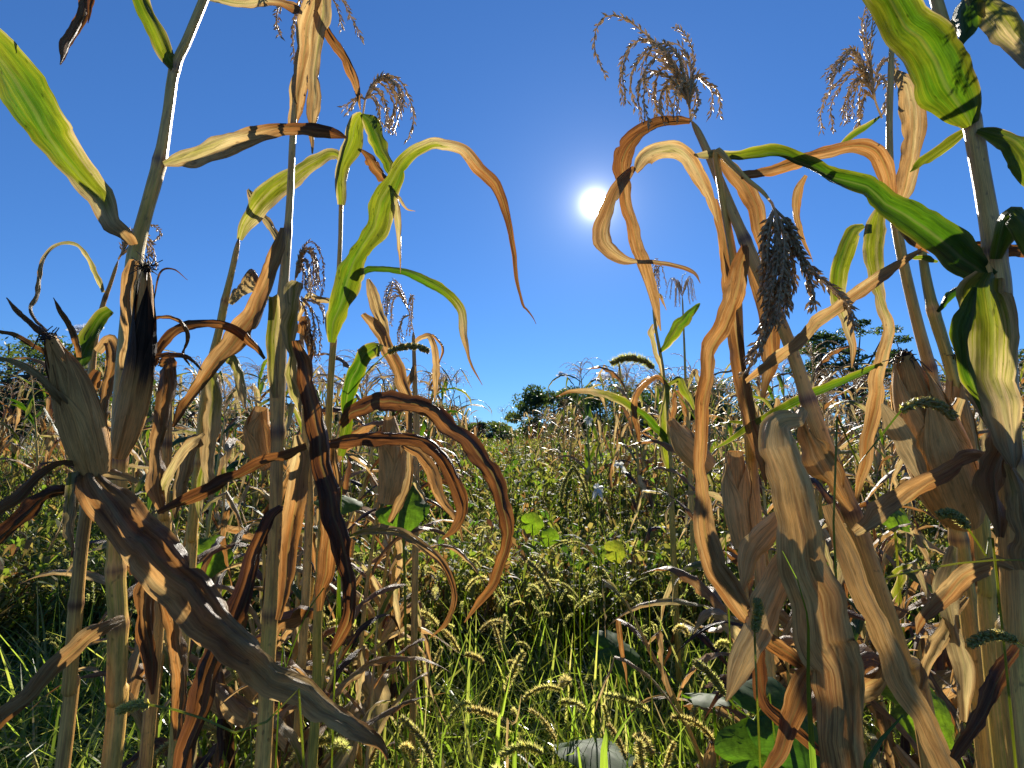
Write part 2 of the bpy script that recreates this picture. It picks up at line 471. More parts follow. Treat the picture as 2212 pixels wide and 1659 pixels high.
def cloud_mat():
    m = bpy.data.materials.new('cloud_white'); m.use_nodes = True
    nt = m.node_tree; nt.nodes.clear()
    out = nt.nodes.new('ShaderNodeOutputMaterial')
    vol = nt.nodes.new('ShaderNodeVolumePrincipled')
    vol.inputs['Color'].default_value = (1, 1, 1, 1)
    vol.inputs['Density'].default_value = 0.02
    vol.inputs['Anisotropy'].default_value = 0.3
    nt.links.new(vol.outputs[0], out.inputs['Volume'])
    d = nt.nodes.new('ShaderNodeBsdfDiffuse'); d.inputs['Color'].default_value = (.9, .9, .9, 1)
    t = nt.nodes.new('ShaderNodeBsdfTranslucent'); t.inputs['Color'].default_value = (.9, .9, .9, 1)
    mx = nt.nodes.new('ShaderNodeMixShader'); mx.inputs[0].default_value = 0.5
    tp = nt.nodes.new('ShaderNodeBsdfTransparent')
    lw = nt.nodes.new('ShaderNodeTexNoise'); lw.inputs['Scale'].default_value = 0.03; lw.inputs['Detail'].default_value = 4
    tc = nt.nodes.new('ShaderNodeTexCoord'); nt.links.new(tc.outputs['Object'], lw.inputs['Vector'])
    mr = nt.nodes.new('ShaderNodeMapRange'); mr.inputs['From Min'].default_value = .40; mr.inputs['From Max'].default_value = .60
    nt.links.new(lw.outputs[0], mr.inputs['Value'])
    m2 = nt.nodes.new('ShaderNodeMixShader')
    nt.links.new(d.outputs[0], mx.inputs[1]); nt.links.new(t.outputs[0], mx.inputs[2])
    nt.links.new(mr.outputs[0], m2.inputs[0]); nt.links.new(tp.outputs[0], m2.inputs[1]); nt.links.new(mx.outputs[0], m2.inputs[2])
    nt.links.new(m2.outputs[0], out.inputs['Surface'])
    nt.links.remove(vol.outputs[0].links[0])
    return m
M_CLOUD = cloud_mat()
# ---------------------------------------------------------------- the setting: ground, trees, clouds
def build_ground():
    g = Geo()
    n = 60
    xs = np.sign(np.linspace(-1, 1, n)) * np.abs(np.linspace(-1, 1, n)) ** 3 * 1500
    ys = np.linspace(0, 1, n) ** 3 * 3000 - 8
    X, Y = np.meshgrid(xs, ys)
    rng = np.random.default_rng(1)
    Z = rng.uniform(-.03, .03, X.shape) * (np.abs(X) + np.abs(Y) < 60)
    V = np.stack([X, Y, Z], -1)
    g.add(V.reshape(-1, 3), grid_faces(n, n))
    o = link('ground', g.mesh('ground', M_SOIL))
    tag(o, 'dark soil of the field between the corn plants', kind='structure')
build_ground()

def make_tree(name, label, px, d, H, W, rng, leafn=3500, lsize=0.2, trunk_h=0.25, clumps=26, dry=0.3, group=None, loose=0.25, flat=1.0, conical=False, dryvar=.15):
    base = np.array((GX(px, d), d, 0.0))
    t = thing(name, label, 'tree', base, group)
    g = Geo()
    C, e, _ = resample([(0, 0, -.1), (rng.normal(0, .02) * H, 0, H * .3), (rng.normal(0, .03) * H, 0, H * .6), (0, 0, H * .9)], 14)
    tube(g, C, np.linspace(H * .03, H * .006, 14), 7)
    ends = []
    for k in range(clumps):
        z0 = rng.uniform(trunk_h, .8) * H
        a = rng.uniform(0, 6.28)
        zc = rng.uniform(trunk_h, 1.0)
        prof = (1.05 - zc) if conical else math.sqrt(max(0.02, 1 - ((zc - .55 * (1 + trunk_h) * .9) / .55) ** 2)) if zc < 1 else .15
        r = W / 2 * prof * rng.uniform(.45, 1.0)
        c = np.array((math.cos(a) * r, math.sin(a) * r, zc * H * (.93 if not conical else 1)))
        zz = min(z0, c[2] * .85)
        s = np.array((np.interp(zz, C[:, 2], C[:, 0]), 0, zz))
        B, _, _ = resample([s, (s + c) / 2 + np.array((0, 0, -.02 * H)), c], 6)
        tube(g, B, np.linspace(H * .010, H * .002, 6), 5)
        ends.append(c)
    link('trunk', g.mesh('tree_trunk', M_BARK), t)
    g = Geo()
    ends = np.array(ends)
    idx = rng.integers(0, len(ends), leafn)
    cl = rng.uniform(.6, 1.25, len(ends)) * (W * .5 + H * .5) * .5 * (loose if loose else .2)
    dirs = unit(rng.normal(size=(leafn, 3))) * (rng.uniform(0.2, 1, leafn) ** .5)[:, None]
    dirs[:, 2] *= .7 * flat
    pos = ends[idx] + dirs * cl[idx][:, None]
    pos[:, 2] = np.maximum(pos[:, 2], .1)
    u = unit(rng.normal(size=(leafn, 3))); v = unit(np.cross(u, rng.normal(size=(leafn, 3))))
    s = rng.uniform(.5, 1.3, leafn)[:, None] * lsize
    V = np.stack([pos - u * s, pos + v * s * .45, pos + u * s, pos - v * s * .45], 1)
    f = np.arange(leafn * 4).reshape(-1, 4)
    dd = np.repeat(np.clip(dry + rng.normal(0, dryvar, len(ends))[idx] + rng.normal(0, .08, leafn), 0, 1), 4)
    g.add(V.reshape(-1, 3), f, np.repeat(rng.uniform(0, 3, (leafn, 2)), 4, 0), dd)
    link('crown', g.mesh('tree_crown', M_TREE, smooth=False), t)
    return t

TR = np.random.default_rng(7)
TREES = [
    ('broad_tree', 'dense dark rounded tree on the horizon left of the field centre corn', 1195, 66, 7.6, 11, 6000, .22, dict(trunk_h=.1, clumps=44, dry=.16, loose=.2)),
    ('broad_tree', 'lighter grey green tree standing beside the dark rounded tree', 1300, 72, 8.8, 14, 5000, .2, dict(trunk_h=.12, clumps=36, dry=.35, loose=.2)),
    ('broad_tree', 'feathery tree behind the drooping green corn leaf right of centre', 1388, 68, 9.2, 13, 4200, .17, dict(trunk_h=.15, clumps=36, dry=.45, loose=.22)),
    ('broad_tree', 'dark horizon tree close to the right hand corn bank', 1470, 62, 8.4, 12, 5000, .2, dict(trunk_h=.12, clumps=34, dry=.12, loose=.2)),
    ('broad_tree', 'wide dull green tree low behind the right corn', 1560, 64, 8.0, 14, 4500, .2, dict(trunk_h=.12, clumps=34, dry=.3, loose=.2)),
    ('tall_tree', 'tall open tree with layered branches behind the right corn stalks', 1840, 34, 9.0, 6.0, 6000, .105, dict(trunk_h=.32, clumps=30, dry=.25, loose=.16, flat=.45)),
    ('slender_tree', 'slender pointed tree left of the tall open tree', 1775, 36, 7.4, 3.0, 3000, .10, dict(trunk_h=.2, clumps=30, dry=.22, loose=.14, conical=True)),
    ('broad_tree', 'bushy tree at the far right behind the green hanging leaf', 2190, 36, 8.2, 6, 4200, .14, dict(trunk_h=.2, clumps=30, dry=.3)),
    ('broad_tree', 'bushy green tree between the right ear and the tall tree', 1960, 40, 6.0, 8, 4200, .15, dict(trunk_h=.12, clumps=34, dry=.3)),
    ('broad_tree', 'low green tree behind the lifted tan leaf on the right', 1690, 46, 4.6, 6, 3600, .16, dict(trunk_h=.12, clumps=30, dry=.35)),
    ('broad_tree', 'large leafy tree at the left edge behind the tan ear', 5, 30, 7.4, 12.5, 13000, .12, dict(trunk_h=.1, clumps=60, dry=.42, loose=.2)),
    ('broad_tree', 'darker tree right of the big left edge tree', 190, 33, 5.6, 8, 7500, .13, dict(trunk_h=.1, clumps=44, dry=.2, loose=.2)),
    ('broad_tree', 'round dark tree behind the brown husk left of the orange leaf', 375, 48, 4.8, 8, 5000, .16, dict(trunk_h=.1, clumps=38, dry=.15, loose=.2)),
    ('broad_tree', 'low tree glimpsed behind the left corn stalks', 560, 60, 4.9, 9, 4500, .2, dict(trunk_h=.1, clumps=36, dry=.3, loose=.2)),
    ('broad_tree', 'grey green tree behind the arching brown leaf', 790, 62, 5.6, 9, 4500, .2, dict(trunk_h=.1, clumps=36, dry=.38, loose=.2)),
    ('broad_tree', 'brownish tree touching the left tassels near the field centre', 930, 66, 5.6, 9, 4800, .2, dict(trunk_h=.1, clumps=36, dry=.5, loose=.2)),
    ('broad_tree', 'low far tree in the gap at the end of the grassy lane', 1045, 110, 4.6, 14, 4200, .3, dict(trunk_h=.06, clumps=34, dry=.35, loose=.2)),
    ('broad_tree', 'pale low tree at the end of the lane beside the dark tree', 1125, 120, 4.2, 14, 4200, .3, dict(trunk_h=.06, clumps=34, dry=.42, loose=.2)),
]
for nm, lb, px, d, H, W, ln, ls, kw in TREES:
    kw = dict(kw); kw['loose'] = kw.get('loose', .25) * 1.55; kw['clumps'] = int(kw['clumps'] * 1.5)
    make_tree(nm, lb, px, d, H, W, TR, int(ln * 2.2), ls, **kw)

BANDS = [(130, 'behind the big tan ear at far left'), (330, 'behind the leaning pale stalk'), (480, 'left of the slanting orange leaf'), (650, 'behind the upright stalk left of centre'),
         (800, 'behind the thin green stalk'), (960, 'behind the sickle shaped brown blade'), (1106, 'left of the lane end'), (1250, 'right of the lane end'), (1400, 'left of the slim green plant'), (1560, 'beside the slim green plant'), (1750, 'behind the hanging dark tassel'),
         (1950, 'below the diagonal tan blade'), (2110, 'behind the large pale ear'), (9999, 'behind the thick right edge stalk')]
def band(px):
    return [t for b, t in BANDS if px < b][0]
BT = np.random.default_rng(17)
for q, px in enumerate(np.linspace(-60, 2300, 30)):
    dd = BT.uniform(95, 140)
    make_tree('horizon_tree', 'small far horizon tree ' + band(px), px + BT.normal(0, 15), dd, BT.uniform(4.5, 7.5) if abs(px - 1085) > 90 else 3.6, BT.uniform(9, 14), BT, 2200, .34, trunk_h=.05, clumps=30, dry=BT.uniform(.1, .45), loose=.32, group='far tree line')

def bare_tree(px, d, H, label):
    rng = np.random.default_rng(px)
    t = thing('bare_tree', label, 'tree', (GX(px, d), d, 0))
    g = Geo()
    tube(g, np.linspace((0, 0, -.1), (0.1, 0, H * .7), 8), np.linspace(.12, .03, 8), 6)
    for k in range(34):
        z = rng.uniform(.25, .7) * H; a = rng.uniform(0, 6.28); l = rng.uniform(.2, .45) * H
        e = np.array((math.cos(a) * l * .45, math.sin(a) * l * .45, z + l * .8))
        B, _, _ = resample([(0, 0, z), ((e[0]) * .6, e[1] * .6, z + l * .35), e], 6)
        tube(g, B, np.linspace(.05, .015, 6), 4)
    link('trunk', g.mesh('bare_tree', M_BARK), t)
bare_tree(1000, 85, 6.8, 'bare twiggy tree on the horizon left of the lane end')

def cloud(px, py, w, h, label, seed, d=2500.0):
    rng = np.random.default_rng(seed)
    c = P(px, py, d)
    g = Geo()
    sc = d / F
    for k in range(16):
        o = np.array((rng.normal(0, .33) * w * sc, rng.normal(0, .3) * h * sc, abs(rng.normal(0, .4)) * h * sc))
        r = rng.uniform(.25, .5) * h * sc * (1 - .5 * abs(o[0]) / (w * sc + 1))
        u = np.linspace(0, math.pi, 9); a = np.linspace(0, 2 * math.pi, 14)[:-1]
        rad = r * (1 + .25 * rng.uniform(-1, 1, (9, 13)))
        V = np.stack([o[0] + rad * 1.5 * np.sin(u)[:, None] * np.cos(a), o[1] + rad * np.sin(u)[:, None] * np.sin(a), o[2] + rad * .8 * np.cos(u)[:, None] * np.ones(13)], -1)
        g.add(V.reshape(-1, 3), grid_faces(9, 13, True))
    o = link('cloud', g.mesh('cloud', M_CLOUD), None, c)
    tag(o, label, 'cloud')
cloud(1312, 818, 34, 16, 'small white cloud just right of the centre corn tassels', 3)
cloud(1213, 811, 16, 10, 'tiny white cloud wisp beside the left of the centre tassels', 4)
cloud(185, 715, 40, 20, 'faint white cloud low at left behind the green curled leaf', 5)

# ---------------------------------------------------------------- parts of a corn plant, in local metres
def tassel_branch(g, C, rng, spl=.009, spw=.0026, gap=.0045, start=.12, dry=.45, k=4):
    n = max(8, int(len(C)))
    t = np.concatenate([[0], np.cumsum(np.linalg.norm(np.diff(C, axis=0), axis=1))])
    L = t[-1]
    tube(g, C, np.linspace(.0016, .0007, len(C)), k, dry)
    m = max(3, int(L * (1 - start) / gap))
    s = np.linspace(L * start, L, m)
    o = np.stack([np.interp(s, t, C[:, i]) for i in range(3)], -1)
    T = unit(np.gradient(C, axis=0)); T = np.stack([np.interp(s, t, T[:, i]) for i in range(3)], -1)
    for rep in range(2):
        R = unit(np.cross(T, rng.normal(size=(m, 3))))
        ax = unit(T + R * rng.uniform(.25, .75, (m, 1)))
        put_many(g, SPV, SPF, o + R * .001, ax, spl * rng.uniform(.7, 1.25, m), spw * rng.uniform(.8, 1.2, m), rng, np.clip(dry + rng.normal(0, .15, m), 0, 1))

def ear_shells(axis, rad, rng, dry, count=6, open_=0.12):
    """overlapping husk leaves round an ear axis; list of Geo"""
    res = []
    C, e, t = resample(axis, 22, np.asarray(rad)[:, None])
    R = np.maximum(e[:, 0], .001)
    T = unit(np.gradient(C, axis=0))
    S = unit(np.cross(T, np.array((.2, 1.0, .1)))); B = np.cross(T, S)
    s = t / t[-1]
    for k in range(count):
        a0 = k * 2.4 + rng.uniform(-.3, .3)
        top = 1.0 - .05 * (k % 3) if k < 3 else rng.uniform(.8, .97)
        hw = (1.35 - .08 * k) * np.clip(1 - np.clip((s / top - .55) / .45, 0, 1) ** 2.2, 0.04, 1)
        m = 9
        v = np.linspace(-1, 1, m)
        sc = np.minimum(s * top, 1.0)
        Ck = np.stack([np.interp(sc, s, C[:, i]) for i in range(3)], -1)
        Rk = np.interp(sc, s, R) * (0.95 + .014 * k) + .0003
        Sk = np.stack([np.interp(sc, s, S[:, i]) for i in range(3)], -1); Bk = np.stack([np.interp(sc, s, B[:, i]) for i in range(3)], -1)
        flare = open_ * rng.uniform(0, 1.2) * R.max() * np.clip((s - .6) / .4, 0, 1) ** 2 * (1 if k > 2 else .4)
        V = np.zeros((22, m, 3)); UV = np.zeros((22, m, 2))
        for j, x in enumerate(v):
            a = a0 + x * hw
            rr = Rk * (1 + .03 * math.cos(9 * x + k) + .03 * smooth_noise(rng, 22, 4)) + flare + .0006 * abs(x) ** 3
            V[:, j] = Ck + Sk * (np.cos(a) * rr)[:, None] + Bk * (np.sin(a) * rr)[:, None]
            UV[:, j, 0] = t; UV[:, j, 1] = x
        g = Geo()
        dd = np.interp(s, np.linspace(0, 1, len(dry)), dry) + rng.uniform(-.06, .06)
        g.add(V.reshape(-1, 3), grid_faces(22, m), UV.reshape(-1, 2), np.repeat(dd, m))
        res.append(g)
    return res

def silk_tuft(tip, direc, rng, n=45, L=.05, dry=.6):
    g = Geo()
    for k in range(n):
        d0 = unit(direc + rng.normal(0, .28, 3))
        l = L * rng.uniform(.4, 1.1)
        c = [tip - direc * .01, tip + d0 * l * .4, tip + d0 * l * .7 + rng.normal(0, .15, 3) * l + np.array((0, 0, -.15 * l)), tip + d0 * l + rng.normal(0, .3, 3) * l + np.array((0, 0, -.45 * l))]
        C, _, _ = resample(c, 7)
        tube(g, C, np.linspace(.0009, .0005, 7), 3, dry + rng.uniform(-.15, .2))
    return g

def leaf_curve(rng, L, elev, bend, kink=None, n=26):
    s = np.linspace(0, 1, n)
    ang = elev - bend * s ** 1.4
    if kink is not None:
        ang = np.where(s > kink, np.minimum(ang, -math.radians(rng.uniform(60, 88))), ang)
    r = np.concatenate([[0], np.cumsum(np.cos(ang[:-1]) * L / (n - 1))])
    z = np.concatenate([[0], np.cumsum(np.sin(ang[:-1]) * L / (n - 1))])
    return r, z, s

def corn_parts(rng, H, dryness, low=False, ears=1, tas=True):
    """a whole plant in local metres: list of (name, Geo, material)"""
    parts = []
    lean = rng.normal(0, .05, 2) * H
    mid = rng.normal(0, .02, 2) * H
    C, _, _ = resample([(0, 0, -.05), (mid[0], mid[1], H * .45), (lean[0], lean[1], H * .86)], 18)
    g = Geo()
    z = np.linspace(0, 1, 18)
    rad = np.interp(z, [0, .5, 1], [.0125, .0105, .0045])
    tube(g, C, rad, 5 if low else 8, np.clip(dryness * .5 + .15 + .15 * rng.normal(size=18), 0, 1))
    parts.append(('stalk', g, M_STALK))
    nl = rng.integers(11, 14)
    az0 = rng.uniform(0, 6.28)
    for k in range(nl):
        f = .18 + .78 * k / (nl - 1)
        base = np.array([np.interp(f, z, C[:, i]) for i in range(3)])
        az = az0 + (k % 2) * math.pi + rng.normal(0, .35)
        L = rng.uniform(.45, .85) * (1 - .45 * abs(f - .55)) * min(1, H / 2)
        kink = rng.uniform(.12, .6) if rng.random() < .45 + .35 * (f < .5) else None
        r, zz, s = leaf_curve(rng, L, math.radians(rng.uniform(40, 78)), math.radians(rng.uniform(60, 170)), kink, 12 if low else 24)
        side0 = np.array((-math.sin(az), math.cos(az), 0))
        cur = smooth_noise(rng, len(s), len(s) / 2.5) * .05 * L * s
        Cc = base + np.outer(r, (math.cos(az), math.sin(az), 0)) + np.outer(zz, (0, 0, 1)) + np.outer(cur, side0)
        tw = smooth_noise(rng, len(s), len(s) / 3) * 1.3 * s
        T = unit(np.gradient(Cc, axis=0)); Nn = np.cross(side0, T)
        side = side0 * np.cos(tw)[:, None] + Nn * np.sin(tw)[:, None]
        w = .048 * rng.uniform(.6, 1.1) * np.interp(s, [0, .08, .35, .7, 1], [.4, .75, 1, .75, .03])
        dl = np.clip(dryness + (.25 if f < .45 else -.12 * (f - .45)) + rng.normal(0, .14), 0, 1)
        dry = np.clip(dl + .35 * (s - .4) * (dl < .5), 0, 1)
        g = Geo(); ribbon(g, Cc, side, w, dry, rng, 3 if low else 5, .3, .16)
        parts.append(('leaf', g, M_LEAF))
    for k in range(ears):
        f = rng.uniform(.42, .55)
        base = np.array([np.interp(f, z, C[:, i]) for i in range(3)])
        az = rng.uniform(0, 6.28); el = math.radians(rng.choice([65, 55, -50]))
        d = np.array((math.cos(az) * math.cos(el), math.sin(az) * math.cos(el), math.sin(el)))
        ax = [base + d * .02, base + d * .09, base + d * .17, base + d * .25]
        shells = ear_shells(ax, [.012, .024, .022, .006], rng, [.3, .45, .5], 3 if low else 4)
        g = Geo()
        for sh in shells: g.merge(sh)
        parts.append(('ear', g, M_HUSK))
        if not low:
            parts.append(('silk', silk_tuft(base + d * .25, d, rng, 14, .04, .8), M_SILK))
    if tas:
        g = Geo()
        top = C[-1]
        nb = 9 if low else 13
        dirn = rng.uniform(0, 6.28)
        for k in range(nb):
            az = rng.uniform(0, 6.28); up = rng.uniform(.0, .10)
            b = top + np.array((0, 0, up))
            L = rng.uniform(.13, .24) if k else .30
            el0 = math.radians(80 if k == 0 else rng.uniform(35, 75))
            r, zz, s = leaf_curve(rng, L, el0, math.radians(rng.uniform(90, 170)), None, 9)
            Cc = b + np.outer(r, (math.cos(az), math.sin(az), 0)) + np.outer(zz, (0, 0, 1))
            tassel_branch(g, Cc, rng, .010, .0030, .016 if low else .008, .1, .15, 3)
        tube(g, np.stack([top - (0, 0, .02), top + (0, 0, .12)]), np.array([.003, .002]), 4, .4)
        parts.append(('tassel', g, M_TASSEL))
    return parts
# ---------------------------------------------------------------- foreground corn plants, traced one by one
class Corn:
    """a foreground corn plant: Empty at its base on the ground, parts are its children"""
    def __init__(self, label, base_px, d, seed):
        self.base = np.array((GX(base_px, d), d, 0.0))
        self.o = thing('corn_plant', label, 'corn plant', self.base, 'corn plants close to the camera')
        self.rng = np.random.default_rng(seed)
    def put(self, name, g, mat, label=None, parent=None):
        g.v = [v - self.base for v in g.v]
        ob = link(name, g.mesh(name, mat), parent or self.o)
        if label: ob['label'] = label
        return ob
    def stalk(self, pts, d, nodes=(), dry=.4, ground=True, name='stalk'):
        n0 = len(pts)
        ds = np.interp(np.arange(n0), np.linspace(0, n0 - 1, len(d)), d)
        W = [P(x, y, dd) for (x, y, w), dd in zip(pts, ds)]
        R = [w * .74 * dd / F / 2 for (x, y, w), dd in zip(pts, ds)]
        if ground:                       # pts run from the top down; go on to the soil
            W.append(np.array((self.base[0], self.base[1], -.04))); R.append(R[-1] * 1.05)
        NS = 280
        C, e, t = resample(W, NS, np.array(R)[:, None])
        r = np.maximum(e[:, 0], .001)
        dr = dry + .10 * smooth_noise(self.rng, NS, 20)
        for ny in nodes:                 # joints: swollen, dark ringed
            proj = 829.5 - ((C[:, 2] - CAMZ) * CT - C[:, 1] * ST) / ((C[:, 1]) * CT + (C[:, 2] - CAMZ) * ST) * F
            i = int(np.argmin(np.abs(proj - ny)))
            j = np.arange(NS)
            r = r * (1 + .16 * np.exp(-((j - i) / 1.3) ** 2)) * (1 + .07 * np.exp(-((j - i - 4) / 3.0) ** 2))
            dr = dr + .40 * np.exp(-((j - i) / 1.1) ** 2)
        r = r.copy(); r[:4] *= np.array([.04, .45, .75, .92])      # closed tip
        g = Geo(); tube(g, C, r, 12, np.clip(dr, 0, 1), .03)
        self.put(name, g, M_STALK)
        return self
    def leaf(self, pts, d, dry=(.6, .8), roll=(0, 0), fold=.3, ruffle=.12, n=None, label=None, m=9, name='leaf', mat=None, ws=.80):
        k = len(pts)
        ds = np.interp(np.arange(k), np.linspace(0, k - 1, len(d)), d)
        W = np.array([P(x, y, dd) for (x, y, w), dd in zip(pts, ds)])
        wd = np.array([w * ws * dd / F for (x, y, w), dd in zip(pts, ds)])
        L = np.linalg.norm(np.diff(W, axis=0), axis=1).sum()
        n = n or int(np.clip(L / .005, 30, 150))
        rl = np.radians(np.interp(np.arange(k), np.linspace(0, k - 1, len(roll)), roll))
        C, e, t = resample(W, n, np.stack([wd, rl], -1))
        w = np.maximum(e[:, 0], .0008)
        ro = e[:, 1] + .28 * smooth_noise(self.rng, n, n / 5)
        T = unit(np.gradient(C, axis=0))
        view = unit(C - CAM)
        s0 = unit(np.cross(T, view)); n0 = np.cross(s0, T)
        side = s0 * np.cos(ro)[:, None] + n0 * np.sin(ro)[:, None]
        w = w / np.clip(np.abs(np.cos(ro)), .55, 1) / np.cos(fold * .8)
        # keep the side vector from flipping at sharp bends
        for i in range(1, n):
            if np.dot(side[i], side[i - 1]) < 0: side[i] *= -1
        side = np.stack([np.convolve(np.pad(side[:, c], 2, mode='edge'), np.ones(5) / 5, 'valid') for c in range(3)], -1)
        dr = np.interp(np.linspace(0, 1, n), np.linspace(0, 1, len(dry)), dry)
        g = Geo(); ribbon(g, C, side, w, dr, self.rng, m, fold, ruffle, t=t)
        self.put(name, g, mat or M_LEAF, label)
        return self
    def ear(self, pts, d, dry=(.3, .4), count=6, silk=.05, sdry=.8, open_=.12, label=None, flags=(), sl=0):
        k = len(pts)
        ds = np.interp(np.arange(k), np.linspace(0, k - 1, len(d)), d)
        W = [P(x, y, dd) for (x, y, w), dd in zip(pts, ds)]
        R = [w * dd / F / 2 for (x, y, w), dd in zip(pts, ds)]
        ro = link('ear', None, self.o); ro.empty_display_size = .02
        if label: ro['label'] = label
        for gsh in ear_shells(W, R, self.rng, dry, count, open_):
            self.put('husk_leaf', gsh, M_HUSK, None, ro)
        # the cob inside
        g = Geo(); C, e, _ = resample(W, 14, np.array(R)[:, None]); tube(g, C, np.maximum(e[:, 0] * .86, .001), 10, .55); self.put('cob', g, M_HUSK, None, ro)
        if silk:
            tip = np.array(W[-1]); dr = unit(np.array(W[-1]) - np.array(W[-2]))
            self.put('silk', silk_tuft(tip - dr * .01, dr, self.rng, 60, silk * .7, sdry), M_SILK, None, ro)
        return self
    def tassel(self, branches, d, extra=2, spread=14, dspread=.05, dry=.15, spl=.0098, gap=.0056, start=.12, label=None, spw=.0027):
        to = link('tassel', None, self.o); to.empty_display_size = .02
        if label: to['label'] = label
        rng = self.rng
        first = True
        for br in branches:
            for q in range(1 + (0 if first else extra)):
                off = rng.normal(0, spread, 2) if q else np.zeros(2)
                dd = rng.normal(0, dspread)
                k = len(br)
                W = []
                for i, (x, y) in enumerate(br):
                    f = i / (k - 1)
                    W.append(P(x + off[0] * f, y + off[1] * f, d + dd * f))
                C, _, _ = resample(W, 26)
                g = Geo(); tassel_branch(g, C, rng, spl, spw, gap, start if not first else .35, dry, 5)
                self.put('central_spike' if first else 'tassel_branch', g, M_TASSEL, None, to)
                first = False
        return self

# ---- left: the leaning pale stalk with the great green leaf
c = Corn('leaning pale corn stalk at left with wide green leaf and blackened ear', 235, .66, 11)
c.stalk([(475, -90, 20), (440, 0, 24), (405, 85, 25), (377, 150, 26), (362, 250, 28), (345, 350, 34), (315, 460, 36), (298, 525, 40), (290, 570, 44), (280, 680, 45), (268, 800, 44), (260, 900, 42),
         (257, 1000, 42), (253, 1110, 44), (250, 1235, 46), (255, 1350, 48), (250, 1500, 50), (240, 1659, 52)], (.68, .64), (150, 350, 985, 1235, 1348), .42)
c.leaf([(284, 530, 26), (262, 500, 50), (215, 445, 66), (168, 385, 84), (125, 315, 104), (80, 235, 128), (35, 165, 132), (-40, 90, 110), (-120, 40, 80), (-190, 20, 10)], (.64, .58, .55), (.62, .36, .20, .16, .24, .5), (40, 22, 5), .35, .06, ws=.74)
c.leaf([(382, 158, 16), (356, 110, 44), (330, 55, 48), (305, 0, 44), (285, -60, 40), (260, -120, 6)], (.67, .62), (.28, .22, .3), (-20, 10), .5, .05)
c.leaf([(352, 352, 20), (395, 338, 40), (450, 315, 50), (510, 296, 50), (570, 280, 40), (630, 274, 34), (690, 278, 36), (730, 287, 24), (750, 298, 3)], (.66, .68, .73), (.45, .52, .75, .92), (45, 30, 40), .3, .10)
c.leaf([(180, -70, 40), (190, -10, 30), (172, 40, 24), (150, 90, 20), (130, 140, 2)], (.66, .62), (.8, .85), (20, 50), .4, .1)
c.leaf([(205, -40, 14), (196, 10, 12), (190, 50, 1)], (.64, .63), (.9, .9), (20, 30), .4, .1)
c.ear([(256, 985, 32), (276, 920, 54), (294, 840, 58), (306, 760, 50), (312, 680, 40), (316, 610, 26), (315, 572, 12)], (.62, .58), (.35, .40, .55, .98, .98, .95), 6, .03, .9, .05, 'weathered corn ear blackened by mould above its pale husk')
c.leaf([(290, 560, 30), (282, 640, 42), (276, 720, 40), (268, 800, 30)], (.61, .61), (.6, .55), (10, 10), .7, .03, name='sheath')
c.leaf([(268, 1338, 22), (245, 1345, 40), (205, 1368, 46), (150, 1415, 46), (90, 1475, 46), (20, 1545, 48), (-60, 1620, 40)], (.62, .52), (.62, .68, .75), (10, 30), .35, .06)
c.leaf([(318, 700, 10), (345, 685, 9), (385, 692, 10), (404, 715, 10), (405, 740, 8), (396, 765, 6), (410, 790, 3)], (.6, .66), (.8, .9), (30, 60), .3, .2)
c.leaf([(320, 770, 14), (370, 766, 14), (410, 772, 12), (436, 800, 3)], (.6, .66), (.85, .9), (30, 50), .3, .1)
c.leaf([(330, 790, 20), (342, 752, 24), (378, 716, 26), (420, 700, 26), (460, 697, 26), (505, 712, 26), (545, 742, 24), (572, 775, 8)], (.6, .68, .72), (.84, .9, .86), (35, 40, 20), .3, .10)
c.leaf([(330, 660, 3), (345, 590, 5), (375, 582, 4), (405, 605, 1)], (.7, .72), (.8, .9), (0, 0), .2, 0)

# ---- left: the plant whose big tan ear leans outward, with the broad folded leaf below
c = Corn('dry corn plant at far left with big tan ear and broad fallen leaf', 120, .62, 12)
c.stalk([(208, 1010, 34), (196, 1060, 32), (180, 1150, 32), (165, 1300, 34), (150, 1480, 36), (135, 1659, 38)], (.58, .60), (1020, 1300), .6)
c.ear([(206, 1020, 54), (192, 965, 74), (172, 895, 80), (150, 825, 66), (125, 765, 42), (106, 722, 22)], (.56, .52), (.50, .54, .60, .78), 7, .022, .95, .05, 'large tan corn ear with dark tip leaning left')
c.leaf([(190, 1012, 40), (205, 1050, 78), (255, 1120, 104), (330, 1195, 108), (410, 1275, 104), (475, 1338, 92), (530, 1392, 72), (590, 1435, 66), (650, 1475, 58), (705, 1518, 44), (760, 1545, 34), (815, 1590, 26), (838, 1640, 6)], (.55, .46, .52), (.72, .76, .72, .68, .58, .60, .8), (8, 5, 15, 45, 55, 40), .45, .08, m=11, ws=.95)  # dryness drops along the tail: paler colour stands in for sunlight there
c.leaf([(112, 748, 18), (92, 725, 20), (62, 700, 16), (35, 675, 12), (13, 643, 2)], (.54, .52), (.82, .75), (20, 40), .5, .1)
c.leaf([(112, 770, 16), (75, 752, 16), (35, 728, 14), (-20, 712, 8)], (.53, .50), (.85, .85), (30, 40), .4, .05)
c.leaf([(170, 772, 12), (160, 730, 18), (142, 692, 16), (126, 665, 10), (115, 643, 1)], (.58, .56), (.72, .8), (20, 30), .4, .1)
c.leaf([(148, 890, 20), (118, 855, 24), (75, 808, 20), (30, 783, 16), (-30, 772, 12)], (.53, .48), (.62, .55), (55, 40), .3, .05)
c.leaf([(180, 1010, 20), (130, 1000, 16), (85, 1030, 26), (40, 1075, 34), (-30, 1120, 36)], (.55, .46), (.85, .8), (35, 20), .4, .1)
c.leaf([(150, 1060, 26), (100, 1070, 36), (40, 1120, 40), (-30, 1190, 44)], (.56, .5), (.9, .85), (30, 30), .4, .1)
